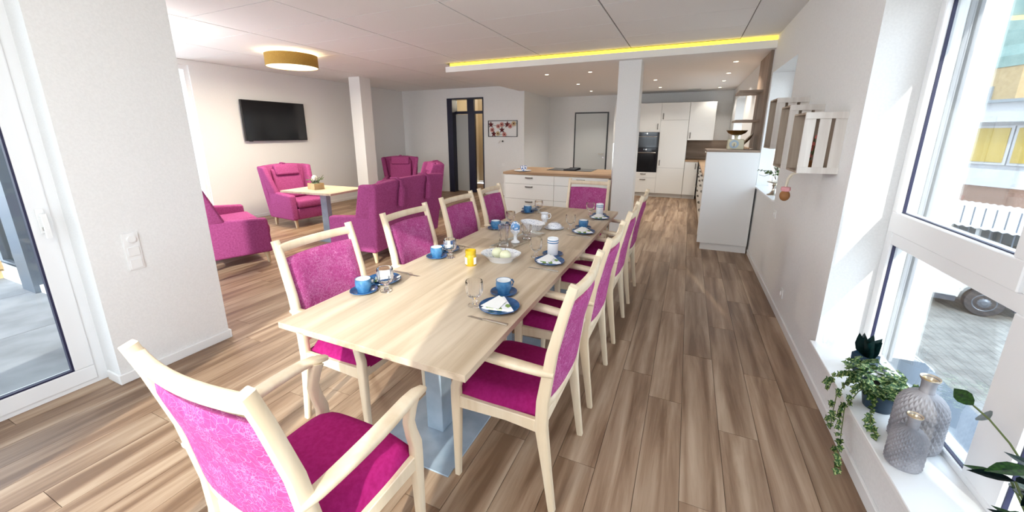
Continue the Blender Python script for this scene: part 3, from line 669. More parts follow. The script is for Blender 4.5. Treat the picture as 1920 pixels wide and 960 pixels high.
def oven(label, z0, z1, nm_):
    o = thing(nm_, label, 'oven', (-.965, YF, z0), 0, 'black built-in ovens'); hh = z1-z0
    box('oven_body', (-.272, .272, .0, .5, .006, hh-.006), M['black'], o); box('front_glass', (-.275, .275, -.022, 0, .002, hh-.075), M['blackglass'], o, .002); box('control_panel', (-.275, .275, -.022, 0, hh-.07, hh-.002), M['blackglass'], o, .002)
    bm = B(); tube(bm, [(-.23, -.02, hh-.11), (-.23, -.055, hh-.11), (.23, -.055, hh-.11), (.23, -.02, hh-.11)], .008); obj('handle', bm, M['chrome'], o, True)
    bm = B(); lathe(bm, [(0, 0), (.018, 0), (.018, .015), (0, .015)], 20); k = obj('knob', bm, M['chrome'], o, 50, (0, -.023, hh-.035)); k.rotation_euler = (Q, 0, 0)
    box('display', (-.07, -.03, -.0235, -.022, hh-.045, hh-.025), M['steel'], o)
    box('inner_window', (-.19, .19, -.0235, -.022, .06, hh-.15), M['screen'], o)
oven('upper black built-in oven in the cream cupboard', 1.22, 1.60, 'compact_oven'); oven('lower black built-in oven in the cream cupboard', .62, 1.215, 'oven')
t, c = tall('fridge_cupboard', 'cream tall cupboard right of the ovens, with three plain doors', -.68, -.055)
front(t, 'door', -.68-c, -.055-c, 1.88, 2.28, 0, -.63-c, 1.97, 'z'); front(t, 'door', -.68-c, -.055-c, .74, 1.88, 0, -.63-c, .86, 'z'); front(t, 'door', -.68-c, -.055-c, .1, .74, 0)
t, c = tall('wall_cupboard', 'cream wall cupboard hung over the corner of the worktop', -.05, .50, 1.41, 2.28, False)
front(t, 'door', -.05-c, .50-c, 1.41, 2.28, 0, 0.0-c, 1.52, 'z')
t, c = tall('base_cupboard', 'cream base cupboard in the corner right of the fridge cupboard', -.05, .24, .1, .90)
front(t, 'door', -.05-c, .24-c, .1, .90, 0, .19-c, .80, 'z')
# right-hand run, seen edge-on
rr = thing('drawer_cupboard', 'cream drawer units along the right kitchen wall, seen edge-on with many handles', 'cupboard', (.27, 8.35, 0), 0)
box('body', (.02, .56, -1.98, 2.58, .1, .90), M['kbody'], rr); box('plinth', (.07, .09, -1.98, 2.0, 0, .1), M['plinth'], rr)
yy = -1.98
for k in range(5):
    w_ = .8
    for z0, z1 in ((.1, .42), (.42, .72), (.72, .895)):
        f = box('drawer', (0, .019, yy+.002, yy+w_-.002, z0+.002, z1-.002), M['kfront'], rr, .0015); handle(f, 0, yy+w_/2, z1-.05, 'y', .16)
    yy += w_
bm = B(); bx(bm, .245, .845, 6.37, YK-.004, .902, .94, .002, 1); bx(bm, -.052, .245, YF-.03, YK-.004, .902, .94, .002, 1)
tag(obj('worktop', bm, M['worktop']), 'brown oak L-shaped worktop along the right kitchen wall and corner', 'worktop')
bm = B(); bx(bm, -.05, .845, YK-.018, YK-.002, .942, 1.405); tag(obj('splashback', bm, M['greyoakx']), 'grey oak splashback panel under the wall cupboard', 'panel')
bm = B(); bx(bm, .83, .848, 6.98, 8.38, .942, 1.35); tag(obj('splashback', bm, M['worktop']), 'brown oak splashback along the right wall behind the scale', 'panel')
# high end unit
e = thing('end_cupboard', 'tall white end panel of the kitchen run with a toe recess, beside the right wall', 'cupboard', (.54, 5.75, 0))
box('side_panel', (-.315, .285, 0, .02, .1, 1.325), M['white'], e, .001); box('body', (-.3, .285, .02, .58, .1, 1.325), M['kfront'], e); box('plinth', (-.27, .285, .03, .05, 0, .1), M['white'], e)
box('top_board', (-.325, .285, -.005, .60, 1.325, 1.35), M['greyoakx'], e, .002)
# shelves
s_ = thing('wall_shelf', 'grey oak wall panel with two shelves above the white end unit', 'shelf', (.848, 6.0, 1.352))
box('back_panel', (-.028, 0, 0, .85, 0, 1.205), M['greyoak'], s_, .001)
for z in (.36, .74):
    box('shelf', (-.30, -.028, .22, .80, z, z+.028), M['greyoakx'], s_, .002)
# island
il = thing('kitchen_island', 'cream kitchen island with drawers and brown oak top', 'island', (-1.96, 6.6, 0))
box('body', (-.885, .90, -.53, .53, .1, .885), M['kbody'], il); box('plinth', (-.86, .86, -.48, .48, 0, .1), M['plinth'], il)
box('countertop', (-.92, .92, -.555, .555, .885, .925), M['worktop'], il, .002)
for s in (-1, 1):
    for z0, z1 in ((.1, .475), (.475, .73), (.73, .882)):
        x0, x1 = (-.885, 0) if s < 0 else (0, .885)
        front(il, 'drawer', x0, x1, z0, z1, -.53, (x0+x1)/2, z1-.045)
box('side_panel', (-.902, -.885, -.549, .53, .1, .885), M['kfront'], il)
hb = thing('hob', 'black glass hob in the island top', 'hob', (-1.88, 6.85, .925)); box('glass_plate', (-.40, .40, -.25, .25, 0, .006), M['blackglass'], hb, .002)
bm = B()
for k in range(6): bx(bm, -.08+k*.03, -.062+k*.03, -.2, .2, .018, .024)
bx(bm, -.1, .1, -.215, -.2, .006, .026); bx(bm, -.1, .1, .2, .215, .006, .026); obj('extractor_grille', bm, M['black'], hb)
# kitchen scale, plate stand, kettle
k = thing('kitchen_scale', 'old cream kitchen scale with a bronze pan on the end unit', 'scale', (.57, 6.1, 1.35))
bm = B(); hexa(bm, [(-.10, -.06, 0), (.10, -.06, 0), (.10, .06, 0), (-.10, .06, 0)], [(-.095, -.05, .135), (.095, -.05, .135), (.095, .05, .135), (-.095, .05, .135)], .012); obj('body', bm, M['scale'], k, 50)
bm = B(); lathe(bm, [(0, 0), (.055, 0), (.055, .006), (.048, .008), (0, .008)], 28); d_ = obj('dial', bm, M['steel'], k, 50, (-.02, -.056, .07)); d_.rotation_euler = (Q, 0, 0)
bm = B(); lathe(bm, [(0, 0), (.03, 0), (.03, .004), (0, .004)], 20); q = obj('dial_face', bm, M['scale'], d_, 50, (0, 0, .008)); bm = B(); bx(bm, -.003, .003, -.035, .01, .012, .014); obj('pointer', bm, M['black'], d_)
bm = B(); lathe(bm, [(.02, .135), (.02, .17), (.035, .185)], 16); obj('stem', bm, M['scale'], k, True)
bm = B(); lathe(bm, [(0, .185), (.05, .188), (.10, .215), (.12, .248), (.123, .25), (.105, .222), (.05, .195), (0, .192)], 36, sx=1.05, sy=.75); obj('pan', bm, M['bronze'], k, True)
p = thing('decorative_plate', 'brown and silver plate leaning on the panel behind the scale', 'plate', (.735, 6.34, 1.351)); p.rotation_euler = (0, 0, 0)
bm = B(); lathe(bm, [(0, 0), (.07, 0), (.12, .02), (.122, .024), (.07, .008), (0, .008)], 36, sx=1, sy=.8); o = obj('dish', bm, M['bronze'], p, True, (0, 0, .105)); o.rotation_euler = (0, R(-52), 0)
bm = B(); lathe(bm, [(.08, .010), (.11, .022), (.112, .026), (.08, .013)], 36, sx=1, sy=.8); o2 = obj('rim_band', bm, M['silver'], p, True, (0, 0, .105)); o2.rotation_euler = (0, R(-52), 0)
# faucet-like items on the counter
fa = thing('kitchen_tap', 'pale tap with a bent spout on the right-hand worktop, behind the end unit', 'tap', (.33, 7.1, .94)); bm = B(); tube(bm, [(0, 0, 0), (0, 0, .25), (-.01, .02, .30), (-.03, .0, .33), (-.08, 0, .33)], .012); obj('spout', bm, M['white'], fa, True)
bm = B(); lathe(bm, [(0, 0), (.03, 0), (.03, .02), (0, .02)], 20); obj('base_ring', bm, M['chrome'], fa, 50)

# ================================================================ TABLEWARE
TZ = .75
def cup_proto():
    t = thing('cup', 'x', 'cup'); bm = B(); lathe(bm, [(0, .004), (.028, .004), (.028, 0), (.031, 0), (.034, .012), (.041, .03), (.041, .05), (.039, .062), (.040, .068), (.0375, .068), (.0365, .06)], 32); obj('bowl', bm, M['lblue'], t, True)
    bm = B(); lathe(bm, [(.0365, .067), (.036, .05), (.035, .03), (.03, .012), (0, .010)], 32); obj('inside', bm, M['porc'], t, True)
    bm = B(); tube(bm, [(.037, 0, .052), (.056, 0, .056), (.064, 0, .042), (.058, 0, .026), (.038, 0, .02)], .005); obj('handle', bm, M['lblue'], t, True)
    return t
def plate_mesh(nm_, r, h=.014, mat='blue', par=None):
    bm = B(); lathe(bm, [(0, .002), (r*.55, .002), (r*.6, 0), (r*.66, 0), (r*.9, h*.7), (r, h), (r*.985, h+.003), (r*.88, h*.85), (r*.62, .006), (0, .006)], 48); return mesh(nm_, bm, M[mat], True)
PLATE = plate_mesh('plate', .097); SAUC = plate_mesh('saucer', .07, .012)
def goblet_proto():
    t = thing('goblet', 'x', 'glass'); n = 96; rib = lambda a, z: 1+(.03*math.cos(a*2*PI*16) if .05 < z < .115 else 0)
    bm = B(); lathe(bm, [(0, .002), (.030, 0), (.031, .004), (.012, .010), (.009, .016), (.013, .024), (.009, .032), (.014, .040), (.032, .055), (.041, .075), (.042, .10), (.041, .125), (.0395, .128), (.0385, .125), (.0385, .10), (.0375, .077), (.029, .060), (.010, .049), (0, .048)], n, fn=rib); obj('bowl', bm, M['glass'], t, True); return t
def knife_proto():
    t = thing('knife', 'x', 'knife'); bm = B(); hexa(bm, [(-.105, -.004, .001), (-.02, -.008, .001), (-.02, .008, .001), (-.09, .009, .001)], [(-.105, -.004, .0022), (-.02, -.008, .0026), (-.02, .008, .0022), (-.09, .009, .0022)]); obj('blade', bm, M['chrome'], t)
    bm = B(); beam(bm, [(-.024, 0, .0045), (.0, 0, .005), (.10, 0, .005)], [(.009, .005), (.012, .008), (.015, .008)], (0, 1, 0)); obj('handle', bm, M['chrome'], t, True); return t
def napkin_proto():
    t = thing('napkin', 'x', 'napkin')
    bm = B(); hexa(bm, [(-.075, -.05, .009), (.085, -.045, .009), (.01, .055, .02), (-.01, .05, .02)], [(-.07, -.045, .016), (.08, -.04, .017), (.008, .06, .034), (-.008, .058, .034)]); obj('printed_fold', bm, M['napkin'], t)
    bm = B(); hexa(bm, [(-.082, -.035, .0175), (.012, -.048, .0185), (.03, .015, .031), (-.02, .062, .0355)], [(-.082, -.035, .0185), (.012, -.048, .0195), (.03, .015, .032), (-.02, .062, .0365)]); obj('white_fold', bm, M['napkinw'], t); return t
cupP, gobP, knP, napP = cup_proto(), goblet_proto(), knife_proto(), napkin_proto()
used = {'c': 0, 'g': 0, 'k': 0, 'n': 0, 'm': 0}
mugP = None
def setting(side, where, plate, sauc, glass, knife, mug=False, rz=0, krz=0):
    global mugP
    o = obj('plate', PLATE, None, loc=(*plate, TZ+.0005)); tag(o, 'blue glazed plate under a folded napkin, '+where, 'plate', 'blue plates')
    o = obj('saucer', SAUC, None, loc=(*sauc, TZ+.0005)); tag(o, ('blue saucer carrying a tall white beaker, ' if mug else 'blue saucer carrying a blue cup, ')+where, 'saucer', 'blue saucers')
    place(napP, used['n'], (*plate, TZ), rz, 'white and green flowered napkin folded on a plate, '+where, 'folded napkins'); used['n'] = 1
    if mug:
        if not mugP:
            mugP = thing('beaker', 'x', 'beaker'); bm = B(); lathe(bm, [(0, 0), (.034, 0), (.036, .004), (.037, .07), (.037, .112), (.035, .115), (.033, .112), (.033, .02), (0, .015)], 36); obj('body', bm, M['porc'], mugP, True)
            bm = B()
            for z in (.082, .097): lathe(bm, [(.037, z), (.039, z+.002), (.039, z+.005), (.037, z+.007)], 36)
            obj('rim_band', bm, M['lblue'], mugP, True)
        place(mugP, used['m'], (*sauc, TZ+.0065), 0, 'tall white beaker with pale blue bands, '+where, 'white beakers'); used['m'] = 1
    else:
        place(cupP, used['c'], (*sauc, TZ+.0065), rz+(PI*.9 if side < 0 else PI*.3), 'blue coffee cup, white inside, '+where, 'blue coffee cups'); used['c'] = 1
    place(gobP, used['g'], (*glass, TZ+.0005), 0, 'clear ribbed goblet, '+where, 'ribbed goblets'); used['g'] = 1
    if knife: place(knP, used['k'], (*knife, TZ), krz, 'silver table knife, '+where, 'table knives'); used['k'] = 1
setting(-1, 'left side nearest the camera', (-1.49, 1.56), (-1.475, 1.40), (-1.375, 1.455), (-1.45, 1.70), rz=-Q, krz=PI)
setting(-1, 'left side beside the yellow jar', (-1.50, 2.20), (-1.465, 2.04), (-1.38, 2.075), (-1.46, 2.33), rz=-Q, krz=PI)
setting(-1, 'left side by the blue egg', (-1.49, 3.06), (-1.465, 2.92), (-1.40, 3.09), (-1.46, 3.19), rz=-Q, krz=PI)
setting(-1, 'left side nearest the island', (-1.50, 3.84), (-1.48, 3.70), (-1.37, 3.74), (-1.45, 3.96), rz=-Q, krz=PI)
setting(1, 'right side nearest the camera', (-.745, 1.515), (-.80, 1.68), (-.865, 1.49), (-.735, 1.375), rz=.15, krz=-.05)
setting(1, 'right side by the egg candles', (-.745, 2.25), (-.775, 2.405), (-.865, 2.32), (-.735, 2.10), True, .15, -.05)
setting(1, 'right side opposite the jug', (-.735, 3.10), (-.775, 3.25), (-.87, 3.18), (-.74, 2.96), False, .15, -.05)
setting(1, 'right side farthest away', (-.73, 3.72), (-.76, 3.86), (-.85, 3.84), (-.73, 3.60), True, .15, -.05)
# candle jar
j = thing('candle_jar', 'yellow glass candle jar with a white label on the near table', 'candle', (-1.18, 2.0, TZ), R(-30))
bm = B(); lathe(bm, [(0, 0), (.033, 0), (.036, .004), (.036, .062), (.031, .070), (.031, .074), (.034, .076), (.034, .098), (.031, .099), (.030, .08), (0, .078)], 36); obj('jar', bm, M['yellow'], j, True)
bm = B(); lathe(bm, [(0, .0785), (.0295, .0785)], 24); obj('wax', bm, M['candle'], j)
bm = B(); bm2 = []
for a in (-.35, .35):
    pass
for base_a in (-1.55, .35, 2.3):
    vs = []
    for k in range(7):
        a = base_a-.36+.72*k/6; vs.append([bm.verts.new((math.cos(a)*.0364, math.sin(a)*.0364, z)) for z in (.012, .056)])
    for a_, b_ in zip(vs, vs[1:]): bm.faces.new((a_[0], b_[0], b_[1], a_[1]))
obj('paper_label', bm, M['label'], j)
# porcelain bowls
def scallop(a, z): return 1+.03*abs(math.sin(a*2*PI*4))*(z/.05)
bw = thing('porcelain_bowl', 'oval white porcelain bowl with blue sprigs holding two egg candles', 'bowl', (-1.045, 2.155, TZ), R(10))
bm = B(); lathe(bm, [(0, .003), (.062, .003), (.064, 0), (.070, 0), (.088, .028), (.118, .05), (.12, .053), (.105, .047), (.084, .030), (.064, .009), (0, .008)], 64, fn=scallop, sx=1.08, sy=.9); obj('bowl', bm, M['porc'], bw, True)
bm = B(); lathe(bm, [(.119, .0538), (.105, .0478), (.084, .0308), (.064, .0098), (0, .0088)], 64, fn=scallop, sx=1.08, sy=.9); obj('inside', bm, M['bluewhite'], bw, True)
for k, (x, y) in enumerate(((-1.08, 2.175), (-1.008, 2.145))):
    c_ = thing('egg_candle', 'cream egg-shaped candle in the porcelain bowl, '+('left one' if k == 0 else 'right one'), 'candle', (x, y, TZ+.009), 0, 'egg candles')
    bm = B(); ball(bm, (0, 0, .035), .037, (1, 1, .93), 24, 16); obj('egg', bm, M['wax'], c_, True)
    bm = B(); tube(bm, [(0, 0, .066), (.001, 0, .088)], .0012, 6); obj('wick', bm, M['twig'], c_)
bw2 = thing('porcelain_dish', 'long white sprigged porcelain dish on the far table behind the egg stand', 'bowl', (-1.17, 3.05, TZ), R(-35))
bm = B(); lathe(bm, [(0, .003), (.055, .003), (.06, 0), (.068, 0), (.09, .035), (.105, .058), (.108, .06), (.09, .045), (.06, .010), (0, .008)], 64, fn=scallop, sx=1.3, sy=.8); obj('bowl', bm, M['bluewhite'], bw2, True)
jg = thing('milk_jug', 'small white sprigged milk jug on the far table', 'jug', (-1.17, 3.36, TZ), R(20))
bm = B(); lathe(bm, [(0, 0), (.024, 0), (.022, .006), (.034, .03), (.034, .05), (.028, .07), (.036, .088), (.034, .088), (.026, .07), (.031, .05), (.03, .03), (0, .01)], 36, fn=lambda a, z: 1+(.25*max(0, math.cos(2*PI*(a-.5)))**6 if z > .075 else 0)); obj('body', bm, M['bluewhite'], jg, True)
bm = B(); tube(bm, [(.03, 0, .075), (.052, 0, .078), (.058, 0, .055), (.05, 0, .035), (.033, 0, .03)], .0045); obj('handle', bm, M['porc'], jg, True)
bd = thing('butter_dish', 'round sprigged porcelain dish with a domed lid on the far table', 'dish', (-1.0, 3.13, TZ))
bm = B(); lathe(bm, [(0, 0), (.05, 0), (.083, .01), (.084, .013), (.05, .006), (0, .006)], 40); obj('saucer', bm, M['bluewhite'], bd, True)
bm = B(); lathe(bm, [(.064, .012), (.062, .03), (.048, .046), (.03, .050), (.03, .055), (0, .055)], 40, fn=scallop); obj('lid', bm, M['bluewhite'], bd, True)
# tray and crystal
tr = thing('glass_tray', 'long narrow glass tray in the middle of the table under the crystal glasses', 'tray', (-1.125, 2.64, TZ), R(-9))
bm = B(); bx(bm, -.075, .075, -.27, .27, .0005, .008, .002, 1); obj('tray_plate', bm, M['glass'], tr)
bm = B(); bx(bm, -.08, -.073, -.275, .275, .0005, .016, .002, 1); bx(bm, .073, .08, -.275, .275, .0005, .016, .002, 1); bx(bm, -.073, .073, -.275, -.268, .0005, .016); bx(bm, -.073, .073, .268, .275, .0005, .016); obj('tray_rim', bm, M['silver'], tr)
def crystal(nm_, label, x, y, prof, nf):
    t = thing(nm_, label, 'glass', (x, y, TZ+.009)); bm = B(); lathe(bm, prof, 48, fn=lambda a, z: 1+.09*abs(math.sin(a*PI*nf+z*70))*(1 if .02 < z < .2 else 0)); obj('body', bm, M['crystal'], t)
crystal('crystal_vase', 'tall cut crystal vase on the tray, nearest the bowl', -1.165, 2.45, [(0, 0), (.032, 0), (.034, .01), (.031, .05), (.034, .11), (.038, .155), (.035, .157), (.031, .11), (.028, .05), (.028, .02), (0, .018)], 14)
crystal('crystal_tumbler', 'cut crystal goblet on the tray, right of the blue egg', -1.085, 2.69, [(0, 0), (.030, 0), (.030, .006), (.012, .014), (.012, .03), (.03, .04), (.038, .07), (.037, .115), (.034, .115), (.034, .07), (.025, .046), (0, .04)], 14)
es_ = thing('egg_stand', 'white pedestal egg stand on the tray with a blue glass egg', 'egg stand', (-1.125, 2.57, TZ+.009))
bm = B(); lathe(bm, [(0, 0), (.034, 0), (.034, .004), (.014, .02), (.010, .045), (.016, .062), (.028, .075), (.026, .078), (.014, .07), (0, .066)], 32); obj('pedestal', bm, M['porc'], es_, True)
bm = B(); lathe(bm, [(.027, .075), (.036, .085), (.037, .10), (.035, .10), (.034, .087), (.02, .078)], 32, fn=lambda a, z: 1+.03*math.cos(a*2*PI*10)); obj('scalloped_cup', bm, M['bluewhite'], es_, True)
bm = B(); ball(bm, (0, 0, .118), .036, (1, 1, 1.2), 28, 18); M['egg'] = pattern('lattice_blue_egg', srgb(96, 148, 200), 60, .62)
tag(obj('glass_egg', bm, M['egg'], None, True, (-1.125, 2.57, TZ+.009)), 'shiny light blue egg standing in the white pedestal on the tray', 'egg')
# cup and plate on the island
bm = B(); lathe(bm, [(0, .002), (.09, 0), (.15, .012), (.15, .016), (.09, .007), (0, .007)], 48); tag(obj('serving_plate', bm, M['porc'], None, True, (-2.60, 6.25, .9255)), 'white serving plate at the left end of the kitchen island', 'plate')
bp_ = thing('patterned_bowl', 'small blue patterned bowl on the white plate on the island', 'bowl', (-2.58, 6.26, .9325)); bm = B(); lathe(bm, [(0, 0), (.032, 0), (.034, .01), (.058, .04), (.064, .085), (.061, .085), (.054, .042), (.03, .014), (0, .012)], 36); obj('bowl', bm, M['bluedense'], bp_, True)

# ================================================================ WALL THINGS
def plate_sw(nm_, label, cat, loc, n, face, square=.08):
    """face: '+x' wall facing +X etc."""
    t = thing(nm_, label, cat, loc); t.rotation_euler = (0, 0, {'+x': -Q, '-x': Q, '-y': PI}[face])   # local +Y points into the room
    hh = square*n; box('frame', (-square/2, square/2, 0, .008, -hh/2, hh/2), M['white'], t, .003)
    return t, hh
t, hh = plate_sw('light_switch', 'white column of a thermostat dial over two rocker switches on the left wall end', 'switch', (-3.15, 1.155, .83), 3, '+x', .08)
t.rotation_euler = (0, 0, -Q); bm = B(); lathe(bm, [(0, 0), (.022, 0), (.02, .014), (0, .014)], 28); kd = obj('dial', bm, M['white'], t, 50, (0, .008, .08)); kd.rotation_euler = (-Q, 0, 0)
for z in (0, -.08): box('rocker', (-.029, .029, .008, .013, z-.029, z+.029), M['white'], t, .002)
def socket(label, loc, face, nm_='wall_socket', cat='socket'):
    t, hh = plate_sw(nm_, label, cat, loc, 1, face); 
    bm = B(); lathe(bm, [(.024, 0), (.024, .003), (.020, .003), (.018, -.004), (0, -.004)], 24); k_ = obj('insert', bm, M['white'], t, 50, (0, .009, 0)); k_.rotation_euler = (-Q, 0, 0)
socket('white socket low on the right wall near the big window', (XR, 3.75, .23), '-x'); socket('small white socket on the right wall below the crates', (XR, 4.5, .78), '-x')
socket('white wall switch left of the island on the back wall', (-4.3, YB, .79), '-y', 'wall_switch', 'switch')
socket('white socket on the back wall left of the corridor doorway', (-6.35, YB, .3), '-y')
# picture
pc = thing('wall_picture', 'black framed wall ornament of metal stars and flowers', 'picture', (-4.31, YB, 1.685))
bm = B()
for q in ((-.405, .405, -.2, -.185), (-.405, .405, .185, .2), (-.405, -.39, -.185, .185), (.39, .405, -.185, .185)): bx(bm, q[0], q[1], -.025, -.005, q[2], q[3])
obj('frame', bm, M['black'], pc)
def star(bm, cx, cz, r, y): 
    o_ = [(cx+math.sin(PI*k/5)*(r if k % 2 == 0 else r*.42), cz+math.cos(PI*k/5)*(r if k % 2 == 0 else r*.42)) for k in range(10)]
    c0 = bm.verts.new((cx, y-.018, cz)); vs = [bm.verts.new((a, y, b_)) for a, b_ in o_]
    for k in range(10): bm.faces.new((c0, vs[k], vs[(k+1) % 10]))
    bm.faces.new(vs)
def flower(bm, cx, cz, r, y):
    n = 40; c0 = bm.verts.new((cx, y-.004, cz)); vs = [bm.verts.new((cx+math.cos(2*PI*k/n)*r*(.84+.16*math.cos(8*2*PI*k/n)), y-.012, cz+math.sin(2*PI*k/n)*r*(.84+.16*math.cos(8*2*PI*k/n)))) for k in range(n)]
    c1 = bm.verts.new((cx, y, cz))
    for k in range(n): bm.faces.new((c0, vs[k], vs[(k+1) % n])); bm.faces.new((c1, vs[(k+1) % n], vs[k]))
for x, z, r in ((-.33, .10, .085), (-.25, -.13, .085), (-.02, -.03, .085), (.13, .10, .09)):
    bm = B(); star(bm, x, z, r, -.012); obj('metal_star', bm, M['red'], pc)
for x, z, r, m_ in ((-.29, -.03, .065, 'rose'), (-.12, .06, .06, 'rose'), (-.02, .10, .065, 'rose'), (.21, .06, .065, 'rose'), (-.13, -.12, .065, 'tan'), (.05, -.14, .065, 'rose'), (.31, .12, .07, 'tan')):
    bm = B(); flower(bm, x, z, r, -.014); f = obj('metal_flower', bm, M[m_], pc); bm = B(); ball(bm, (x, -.024, z), r*.3, n=10, m=6); obj('flower_centre', bm, M['red'], f, True)
bm = B()
tube(bm, [(-.38, -.006, .1), (-.1, -.006, .06), (.1, -.006, .08), (.38, -.006, .12)], .004, 6); tube(bm, [(-.3, -.006, .02), (-.2, -.006, -.13), (.1, -.006, -.15), (-.02, -.006, -.02), (-.02, -.006, .1)], .004, 6); obj('wire', bm, M['black'], pc, True)
hk = thing('wall_hook', 'small black hook with a wire loop under the metal picture', 'hook', (-4.31, YB, 1.37)); bm = B(); tube(bm, [(0, 0, 0), (0, -.04, 0), (.02, -.05, .02)], .014); obj('hook', bm, M['black'], hk, True)
bm = B(); tube(bm, [(-.01, -.03, .01), (-.07, -.03, .02), (-.11, -.03, -.05)], .004, 6); obj('wire_loop', bm, M['chrome'], hk, True)
# crates on the wall
def crate(x0, x1, y0, y1, z0, z1, label, pos):
    t = thing('wall_crate', label, 'crate', (XR, y0, z0), 0, 'whitewashed slatted crates on the right wall'); W_ = x1-x0; D_ = y1-y0; H_ = z1-z0; rh = .038
    for yy_, nm2 in ((0, 'slat'), (D_-.012, 'slat')):
        sw = W_*.27; gp = (W_-3*sw)/2
        if yy_: box('end_board', (-W_, -.0005, yy_, yy_+.010, .004, H_-.004), M['crateinner'], t, .001)
        for k in range(3 if not yy_ else 0):
            a = -W_+k*(sw+gp); box(nm2, (a, a+sw, yy_+.0, yy_+.010, .004, H_-.004), M['cratewood'], t, .001)
        sgn = -.009 if yy_ == 0 else .010
        for za_, zb_ in ((0, rh), (H_-rh, H_)): box('cross_bar', (-W_, 0, yy_+min(sgn, 0) if yy_ == 0 else yy_+.010, yy_ if yy_ == 0 else yy_+.019, za_, zb_), M['cratewood'], t, .001)
    box('shelf_board', (-W_, 0, .010, D_-.012, 0, .012), M['crateinner'], t); box('shelf_board', (-W_, 0, .010, D_-.012, H_-.012, H_), M['crateinner'], t)
    box('back_board', (-.008, 0, .010, D_-.012, .012, H_-.012), M['crateinner'], t)
    return t
crate(.63, .85, 3.95, 4.27, 1.43, 1.84, 'farthest wall crate, beside the small window, with a dark bottle inside', 0)
crate(.645, .85, 3.5, 3.80, 1.30, 1.755, 'middle wall crate, mostly behind the nearest one', 0)
crate(.64, .85, 3.0, 3.30, 1.31, 1.68, 'nearest and brightest wall crate, facing the camera with three slats', 0)
bt = thing('bottle', 'dark bottle with a red label standing in the farthest wall crate', 'bottle', (.745, 4.1, 1.4425)); bm = B(); lathe(bm, [(0, 0), (.033, 0), (.035, .005), (.035, .16), (.012, .2), (.012, .25), (0, .25)], 24); obj('body', bm, M['black'], bt, True)
bm = B(); lathe(bm, [(.0355, .05), (.0355, .13)], 24); obj('paper_label', bm, M['red'], bt, True)
fp = thing('flower_pot', 'small brown pot of pink flowers inside the nearest wall crate', 'plant', (.73, 3.15, 1.3225)); bm = B(); lathe(bm, [(0, 0), (.03, 0), (.042, .06), (.038, .06), (0, .05)], 20); obj('pot', bm, M['terracotta'], fp, True)
for k in range(9):
    a = k*2.4; r_ = .035*math.sqrt(k/9); bm = B(); ball(bm, (r_*math.cos(a), r_*math.sin(a), .09+.015*(k*7 % 9)), .016, n=8, m=6); obj('blossom', bm, M['petalp'], fp, True)
bm = B()
for k in range(6):
    a = k*1.05; tube(bm, [(0, 0, .05), (.02*math.cos(a), .02*math.sin(a), .12), (.035*math.cos(a), .035*math.sin(a), .19+.01*k)], .003, 5)
obj('stem', bm, M['stem'], fp)
# hanging ornament
hg = thing('hanging_ornament', 'brown egg-shaped ornament with a pink ribbon hanging from the crates', 'ornament', (.70, 3.22, 1.30))
bm = B(); tube(bm, [(0, .0, -.002), (-.03, .02, -.02), (-.045, .03, -.05), (-.05, .03, -.11)], .009, 8); obj('cord', bm, M['cord'], hg, True)
bm = B(); lathe(bm, [(0, -.105), (.026, -.11), (.028, -.13), (.022, -.14), (0, -.14)], 20, (-.05, .03, 0), fn=lambda a, z: 1+.1*math.cos(a*2*PI*7)); obj('ribbon', bm, M['pink'], hg, True)
bm = B(); ball(bm, (-.05, .03, -.17), .032, (1, 1, 1.2), 20, 12); obj('egg_body', bm, M['terracotta'], hg, True)

# ================================================================ PLANTS AND VASES
def diamond_vase(label, loc, s, r, hb, neck):
    t = thing('ribbed_vase', label, 'vase', loc); nt_, nz = 192, 96; n = 24; prof = []
    for k in range(nz+1):
        f = k/nz; z = f*hb
        if f < .06: rr_ = r*(.93+.07*math.sqrt(f/.06))
        elif f < .62: rr_ = r*(1-.015*(f-.06))
        else: g = (f-.62)/.38; rr_ = r*.99*math.sqrt(max(0, 1-g**2.3*.93))
        prof.append((max(rr_, neck), z))
    tri = lambda v: 1-abs(2*(v-math.floor(v))-1)
    def fn(a, z):
        g = max(0, min(1, (z/hb-.02)/.05))*max(0, min(1, (.985-z/hb)/.04)); m_ = z/(2*PI*r/n)*.62
        return 1+g*.075*(min(tri(a*n+m_), tri(a*n-m_)))
    bm = B(); lathe(bm, [(0, 0)]+prof, nt_, fn=fn); obj('body', bm, M['vase'], t, 30)
    bm = B(); lathe(bm, [(neck*.98, hb-.004), (neck*.95, hb+.02*s), (neck*1.0, hb+.045*s), (neck*1.28, hb+.058*s), (neck*1.28, hb+.064*s), (neck*1.05, hb+.06*s), (neck*.8, hb+.04*s), (0, hb+.036*s)], 40); obj('neck', bm, M['vase'], t, True)
    bm = B(); lathe(bm, [(neck*1.24, hb+.0585*s), (neck*1.31, hb+.060*s), (neck*1.31, hb+.066*s), (neck*1.1, hb+.062*s), (neck*.8, hb+.045*s), (0, hb+.042*s)], 40); obj('gilded_rim', bm, M['gold'], t, True)
diamond_vase('large mauve-grey vase with diamond relief on the window sill', (.985, 1.945, .279), 1.0, .078, .25, .024)
diamond_vase('small grey vase with diamond relief in front of the large one', (.895, 1.79, .279), .8, .054, .172, .018)
